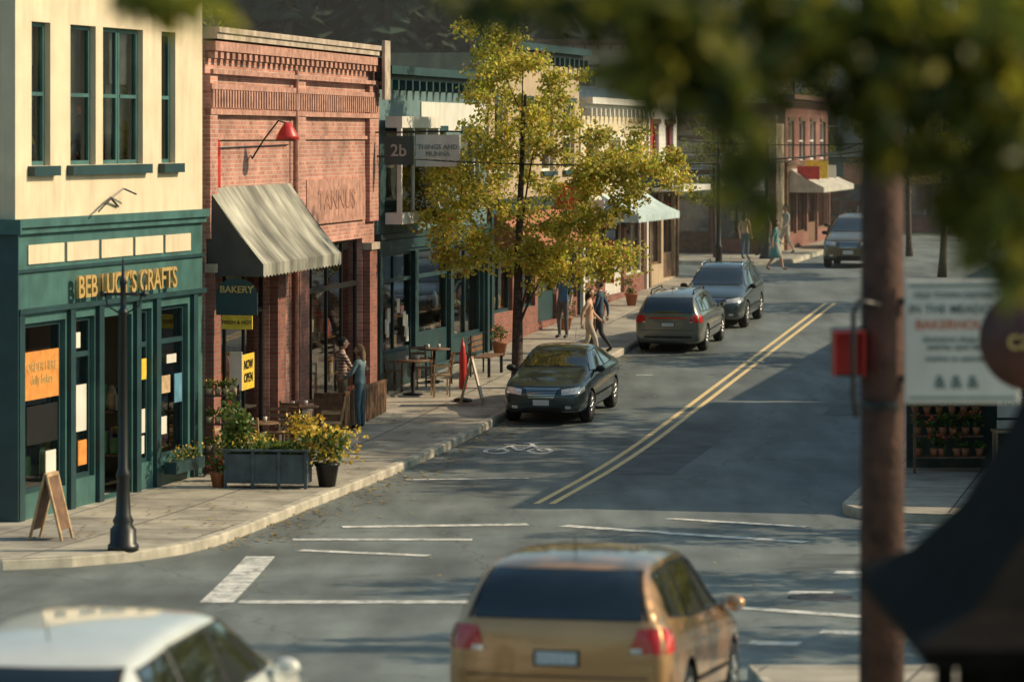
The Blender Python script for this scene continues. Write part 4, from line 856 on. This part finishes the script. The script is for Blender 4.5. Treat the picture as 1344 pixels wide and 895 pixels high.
for t,z,s_,m in(('OLD TOWN DISTRICT',4.97,.06,MG),('IN THE MEADOW',4.87,.085,MG),('BAKERHOUSE',4.76,.095,MO),('downtown shops and\neateries open daily',4.63,.055,MG),('market on saturday',4.52,.055,MG),('& & &',4.35,.13,MG)): A.text(t,(3.17,yb-.005,z),s_,m,ext=.002)
A.p('brackets',M_BLACK).box(2.6,2.9,yb+.032,yb+.07,4.9,4.95); A.p('brackets').box(2.6,2.9,yb+.032,yb+.07,4.35,4.4); A.done()
A=G('round_sign',(0,0,0)); MBR=mat('brown_sign',(.10,.035,.025),.5,.2,5); A.p('disc',MBR,True).lathe((3.33,22.0,4.8),[(.33,0),(.33,.03)],32,'y'); A.text('cafe',(3.33,21.98,4.8),.2,M_GOLD,ext=.003); A.p('post',M_BLACK,True).tube([(3.78,22.05,1.4),(3.78,22.05,5.4)],.045,10); A.p('arm',M_BLACK,True).tube([(3.78,22.05,5.3),(3.2,22.03,5.3)],.02,8); A.p('arm').tube([(3.33,22.02,5.3),(3.33,22.02,5.1)],.01,6); A.done()
A=G('pedestrian_signal',(0,0,0)); q=A.p('housing',M_BLACK,bevel=.01); zc=4.56; q.box(2.30,2.50,24.5,24.72,zc-.17,zc+.17); A.p('face',M_RED).box(2.315,2.485,24.49,24.498,zc-.15,zc+.15)
q=A.p('visor',M_RED); q.box(2.29,2.305,24.36,24.495,zc-.16,zc+.16); q.box(2.495,2.51,24.36,24.495,zc-.16,zc+.16); q.box(2.305,2.495,24.36,24.495,zc+.145,zc+.16)
A.p('bracket',M_BLACK,True).tube([(2.62,24.4,zc+.34),(2.47,24.34,zc+.38),(2.42,24.3,zc+.3),(2.42,24.3,zc-.3),(2.44,24.32,zc-.44)],.02,8); A.p('bracket').tube([(2.37,24.6,zc),(2.62,24.6,zc)],.03,8); A.done()
A=G('kiosk',(3.0,15.2,g(15)+.15)); MK=mat('dark_shingle',(.009,.008,.007),.9,.3,6,spec=.1); q=A.p('roof',MK)
prof=[(1.32,2.30),(1.34,2.38),(1.1,2.50),(.88,2.75),(.70,3.1),(.5,3.6),(.2,4.2),(.02,4.4)]
for (r0,z0),(r1,z1) in zip(prof,prof[1:]):
    for k in range(4):
        c0=[(r0,-r0),(r0,r0),(-r0,r0),(-r0,-r0)]; c1=[(r1,-r1),(r1,r1),(-r1,r1),(-r1,-r1)]; a_,b=c0[k],c0[(k+1)%4]; c,d=c1[(k+1)%4],c1[k]; q.face([(*a_,z0),(*b,z0),(*c,z1),(*d,z1)])
q.face([(-1.32,-1.32,2.3),(-1.32,1.32,2.3),(1.32,1.32,2.3),(1.32,-1.32,2.3)])
q=A.p('walls',MK)
q.box(-1.0,1.0,-1.0,1.0,0,.95)
for x in(-1,.92):
    for y in(-1,.92): q.box(x,x+.08,y,y+.08,.95,2.298)
A.p('counter',M_WOOD).box(-1.06,1.06,-1.15,1.06,.95,1.0); A.p('back_panel',MK).box(-.9,.9,.93,.97,1.0,2.29); A.done()
A=G('flower_stall',(7.9,61.2,g(61)+.152)); MS=mat('stall_panel',(.05,.06,.05),.8,.3,3); A.p('back_panel',MS).box(-.8,1.6,.5,.55,0,2.3); A.p('roof',M_GRAW).box(-.9,1.7,-.6,.6,2.3,2.36)
q=A.p('posts',M_WOOD)
for x in(-.8,1.55): q.box(x,x+.05,-.55,-.5,0,2.3)
for k,z in enumerate((.25,.6,.95)): q.box(-.75,.5,-.4+k*.28,-.14+k*.28,z,z+.03)
for k,z in enumerate((.28,.63,.98)):
    for j in range(6):
        x=-.65+j*.21+R.uniform(-.04,.04); A.p('pots',M_TERR,True).lathe((x,-.27+k*.28,z),[(.05,0),(.08,.14)],8); hh_=R.uniform(.16,.4); A.p('plants',M_LG).leaves((x,-.27+k*.28,z+.12+hh_/2),(.12,.1,hh_/2),40,.08)
        if R.random()<.5: A.p('red_blooms',M_RFLO).leaves((x,-.27+k*.28,z+.2+hh_/2),(.12,.1,.1),14,.07)
q=A.p('table',M_LWOOD); q.box(.65,1.5,-.4,.1,.7,.74); 
for x in(.68,1.43): 
    for y in(-.38,.04): q.box(x,x+.04,y,y+.04,0,.7)
A.p('price_board',M_WHITE).box(.75,1.45,-.1,-.07,.95,1.55); A.p('price_board').box(.75,1.45,-.05,-.02,.75,.9); A.text('FLOWERS\nPLANTS',(1.1,-.105,1.3),.15,MG,ext=.003); A.done()
c=MB(M_BLACK,True); P=curve((-3.1,73.8,5.7),(14,84,6.6),(0,0,-1.2),20); c.tube(P,.02,5); P=curve((-3.1,73.8,5.6),(1.9,95,6.4),(0,0,-.5),20); c.tube(P,.012,5)
P=curve((5.2,107,6.0),(18,112,6.6),(0,0,-.8),20); c.tube(P,.02,5); P=curve((5.2,107,5.2),(14,128,6.2),(0,0,-.8),20); c.tube(P,.02,5); c.obj('overhead_cable')
# ------------------------------------------------------------ people
def person(name,x,y,rz,h,shirt,trousers,hair,pose='stand',longhair=False,dress=False,sleeves=False,bag=None,zoff=.152):
    s=h/1.75; A=G(name,M=Matrix.Translation((x,y,g(y)+zoff))@Matrix.Rotation(rz,4,'Z')@Matrix.Scale(s,4))
    J={'pel':(0,0,.95,.135),'sp':(0,.005,1.12,.12),'ch':(0,-.005,1.32,.14),'nb':(0,-.005,1.46,.065),'nk':(0,.01,1.54,.052)}
    for sd,k in(('L',-1),('R',1)):
        J['sh'+sd]=(k*.175,0,1.41,.062);J['el'+sd]=(k*.245,-.03,1.14,.045);J['wr'+sd]=(k*.255,.06,.90,.030);J['pa'+sd]=(k*.255,.085,.83,.032)
        J['hp'+sd]=(k*.095,0,.88,.095);J['kn'+sd]=(k*.105,.025,.50,.066);J['an'+sd]=(k*.105,-.02,.09,.042);J['to'+sd]=(k*.12,.15,.045,.04)
    def setj(**k):
        for a_,v in k.items(): J[a_]=(*v,J[a_][3])
    if pose=='reach': setj(elR=(.25,.12,1.18),wrR=(.2,.36,1.15),paR=(.19,.43,1.14),elL=(-.25,.10,1.16),wrL=(-.17,.30,1.06),paL=(-.15,.37,1.05))
    if pose=='walk': setj(knR=(.1,.16,.52),anR=(.1,.24,.10),toR=(.11,.40,.07),knL=(-.1,-.04,.49),anL=(-.1,-.30,.13),toL=(-.11,-.16,.05),elL=(-.24,.06,1.15),wrL=(-.24,.24,.98),paL=(-.24,.30,.93),elR=(.25,-.14,1.16),wrR=(.26,-.16,.92),paR=(.26,-.15,.85))
    if pose=='phone': setj(elR=(.23,.04,1.15),wrR=(.10,.24,1.26),paR=(.07,.29,1.31))
    names=list(J); idx={n:i for i,n in enumerate(names)}
    E=[('pel','sp'),('sp','ch'),('ch','nb'),('nb','nk')]
    for sd in'LR': E+=[('ch','sh'+sd),('sh'+sd,'el'+sd),('el'+sd,'wr'+sd),('wr'+sd,'pa'+sd),('pel','hp'+sd),('hp'+sd,'kn'+sd),('kn'+sd,'an'+sd),('an'+sd,'to'+sd)]
    me=bpy.data.meshes.new('b'); me.from_pydata([J[n][:3] for n in names],[(idx[a_],idx[b]) for a_,b in E],[]); ob=bpy.data.objects.new('body',me); COL.objects.link(ob)
    sk=ob.modifiers.new('k','SKIN'); 
    for n,v in zip(names,me.skin_vertices[0].data): v.radius=(J[n][3],J[n][3]*(.82 if n in('ch','sp','pel') else 1)); v.use_root=(n=='pel')
    ss=ob.modifiers.new('s','SUBSURF'); ss.levels=ss.render_levels=2
    m2=evalmesh(ob); ob.modifiers.clear(); ob.data=m2; ob.parent=A.e
    MSH=M_BLACK if trousers is not M_SKIN else M_WOOD
    m2.materials.clear()
    for m in(shirt,trousers,M_SKIN,MSH): m2.materials.append(m)
    mp={}
    for a_,b in E:
        k=0
        if a_[:2] in('hp',) or b[:2]=='hp' or a_[:2]=='kn': k=1
        if a_[:2]=='an': k=3
        if a_[:2]=='nb': k=2
        if a_[:2]=='wr' or (a_[:2]=='el' and not sleeves): k=2
        mp[(a_,b)]=k
    for p in m2.polygons:
        best=9;bk_=0
        for e_ in E:
            P0=Vector(J[e_[0]][:3]);P1=Vector(J[e_[1]][:3]); d=P1-P0; t=max(0,min(1,(p.center-P0).dot(d)/d.length_squared)); dd=(p.center-P0-d*t).length-(J[e_[0]][3]*(1-t)+J[e_[1]][3]*t)
            if dd<best: best=dd;bk_=mp[e_]
        if p.center.z<.96 and p.center.z>.12 and abs(p.center.x)<.2 and bk_==0: bk_=1
        p.material_index=bk_; p.use_smooth=True
    hn=A.p('fingers',M_SKIN,True)
    for sd,k in(('L',-1),('R',1)):
        w_=Vector(J['wr'+sd][:3]);pa=Vector(J['pa'+sd][:3]); d=(pa-w_).normalized(); side_=Vector((0,1,0)) if abs(d.z)>.6 else Vector((0,0,1)); curl=Vector((-k,0,0))
        side_=(side_-d*side_.dot(d)).normalized()
        for i,ln in enumerate((.075,.083,.078,.062)):
            b0=pa+side_*(.03-.02*i)+d*.012; hn.tube([b0,b0+d*ln*.45,b0+d*ln*.8+curl*.012,b0+d*ln+curl*.03],[.0095,.009,.008,.006],6)
        b0=pa+side_*.022-d*.02; hn.tube([b0,b0+side_*.03+d*.02,b0+side_*.035+d*.05+curl*.01],[.011,.010,.007],6)
    hd=A.p('head',M_SKIN,True)
    def hf(p): 
        q=p.copy()
        if q.z<0: q.x*=1+.28*q.z; q.y*=1+.12*q.z
        return q
    hc=Vector((0,.03,1.635)); hd.ball(hc,(.078,.097,.118),16,fn=hf); hd.tube([(0,.12,1.655),(0,.145,1.622),(0,.125,1.612)],[.008,.016,.010],6)
    for k in(-1,1): hd.ball((k*.08,.02,1.635),(.012,.022,.032),8); A.p('eyes',M_WHITE,True).ball((k*.03,.112,1.645),.012,8); A.p('pupils',M_BLACK,True).ball((k*.03,.122,1.645),.006,6)
    A.p('mouth',M_RED,True).ball((0,.117,1.583),(.024,.008,.006),8)
    hr=A.p('hair',hair,True)
    def hh(p):
        q=p.copy()
        if q.y>.25 and q.z<.45: q.y=.25+(q.y-.25)*.1; q*=.93
        if q.z<-.45 and not longhair: q*=.85
        return q
    hr.ball(hc+Vector((0,-.012,.014)),(.088,.106,.122),16,fn=hh)
    if longhair: hr.ball((0,-.055,1.53),(.085,.055,.16),12)
    if dress:
        A.p('skirt',shirt,True).lathe((0,0,.45),[(.24,0),(.20,.25),(.15,.5),(.12,.62)],16)
    if bag: 
        b=A.p('bag',bag,bevel=.02); b.box(-.36,-.2,-.12,.12,.72,1.0); A.p('strap',bag).tube([(-.26,0,1.0),(-.16,.02,1.47),(.1,.1,1.25)],.012,5)
    A.done()
def stripes(name,c1,c2):
    m=mat(name,c1,.8); N,Lk=nt(m); b=N['Principled BSDF']; tc=N.new('ShaderNodeTexCoord'); sp=N.new('ShaderNodeSeparateXYZ'); Lk.new(tc.outputs['Object'],sp.inputs[0]); mu=N.new('ShaderNodeMath'); mu.operation='MULTIPLY'; mu.inputs[1].default_value=16; Lk.new(sp.outputs[2],mu.inputs[0]); fr=N.new('ShaderNodeMath'); fr.operation='FRACT'; Lk.new(mu.outputs[0],fr.inputs[0]); gt=N.new('ShaderNodeMath'); gt.operation='GREATER_THAN'; gt.inputs[1].default_value=.5; Lk.new(fr.outputs[0],gt.inputs[0])
    mx=N.new('ShaderNodeMix'); mx.data_type='RGBA'; mx.inputs['A'].default_value=(*c1,1); mx.inputs['B'].default_value=(*c2,1); Lk.new(gt.outputs[0],mx.inputs['Factor']); Lk.new(mx.outputs['Result'],b.inputs['Base Color']); return m
C=lambda n,c: mat(n,c,.85,.15,6)
HB=C('brown_hair',(.05,.025,.012)); HG=C('fair_hair',(.22,.14,.07)); HBK=C('dark_hair',(.015,.012,.01))
person('man',-3.42,69.0,-1.3,1.76,stripes('striped_shirt',(.45,.35,.28),(.16,.09,.07)),C('khaki_trousers',(.25,.18,.11)),HBK,'reach')
person('woman',-3.02,68.3,1.2,1.68,C('grey_blue_top',(.16,.24,.25)),C('denim',(.07,.12,.15)),HG,'reach',longhair=True,sleeves=True)
person('woman',1.85,82.2,-1.7,1.70,C('peach_top',(.62,.38,.26)),C('pale_trousers',(.5,.42,.33)),HB,'walk',longhair=True,bag=M_WOOD)
person('man',2.15,83.8,1.4,1.78,C('navy_shirt',(.04,.07,.11)),C('dark_trousers',(.04,.04,.045)),HBK,'walk',sleeves=True)
person('man',1.3,87.5,2.6,1.75,C('blue_shirt',(.08,.18,.3)),C('grey_trousers',(.12,.12,.12)),HB,'phone')
person('woman',8.7,113.2,-1.5,1.68,C('teal_dress',(.12,.30,.28)),M_SKIN,HB,'walk',longhair=True,dress=True,zoff=.0)
person('man',9.0,121.5,1.5,1.78,C('orange_shirt',(.5,.2,.1)),C('dark_trousers',(.04,.04,.045)),HBK,'walk')
person('woman',8.1,119.2,-.6,1.66,C('peach_top',(.62,.38,.26)),C('denim',(.07,.12,.15)),HBK,'stand',longhair=True)
person('man',9.9,124.0,2.1,1.78,C('white_shirt',(.55,.52,.46)),C('pale_trousers',(.5,.42,.33)),HB,'walk')
# ------------------------------------------------------------ light haze over the far street
hz=MB(None); hz.box(-80,90,82,162,-2,45); m=bpy.data.materials.new('haze'); N,Lk=nt(m); N.remove(N['Principled BSDF']); vs=N.new('ShaderNodeVolumeScatter'); vs.inputs['Color'].default_value=(1,.97,.92,1); vs.inputs['Density'].default_value=.0008; vs.inputs['Anisotropy'].default_value=.2; Lk.new(vs.outputs[0],N['Material Output'].inputs['Volume']); hz.m=[m]; hz.obj('haze')
# ------------------------------------------------------------ light, sky, camera
EL=math.radians(34); AZ=math.radians(4)
ts=Vector((math.cos(EL)*math.cos(AZ),math.cos(EL)*math.sin(AZ),math.sin(EL)))
sd=bpy.data.lights.new('sun','SUN'); sd.energy=5.0; sd.angle=math.radians(.5); sd.color=(1,.80,.54)
so=bpy.data.objects.new('sun',sd); COL.objects.link(so); so.rotation_euler=ts.to_track_quat('Z','Y').to_euler(); so.location=(30,0,40)
W=bpy.data.worlds.new('World'); sc.world=W; W.use_nodes=True; N=W.node_tree.nodes; sk=N.new('ShaderNodeTexSky'); sk.sky_type='NISHITA'; sk.sun_disc=False; sk.sun_elevation=EL; sk.sun_rotation=math.atan2(ts.x,ts.y); sk.air_density=1.1; sk.dust_density=2.0
vm=N.new('ShaderNodeVectorMath'); vm.operation='MULTIPLY'; vm.inputs[1].default_value=(.82,1.02,.94)
W.node_tree.links.new(sk.outputs[0],vm.inputs[0]); W.node_tree.links.new(vm.outputs[0],N['Background'].inputs[0]); N['Background'].inputs[1].default_value=.125
cd=bpy.data.cameras.new('camera'); cam=bpy.data.objects.new('camera',cd); COL.objects.link(cam); sc.camera=cam
cam.location=(0,0,HC); cam.rotation_euler=(math.pi/2,0,0); cd.sensor_width=36; cd.lens=4500/1344*36; cd.shift_y=-(447.5-180)/1344; cd.clip_end=3000; cd.clip_start=.5
cd.dof.use_dof=True; cd.dof.focus_distance=69; cd.dof.aperture_fstop=1.6
sc.view_settings.view_transform='Standard'; sc.view_settings.look='None'; sc.view_settings.exposure=0
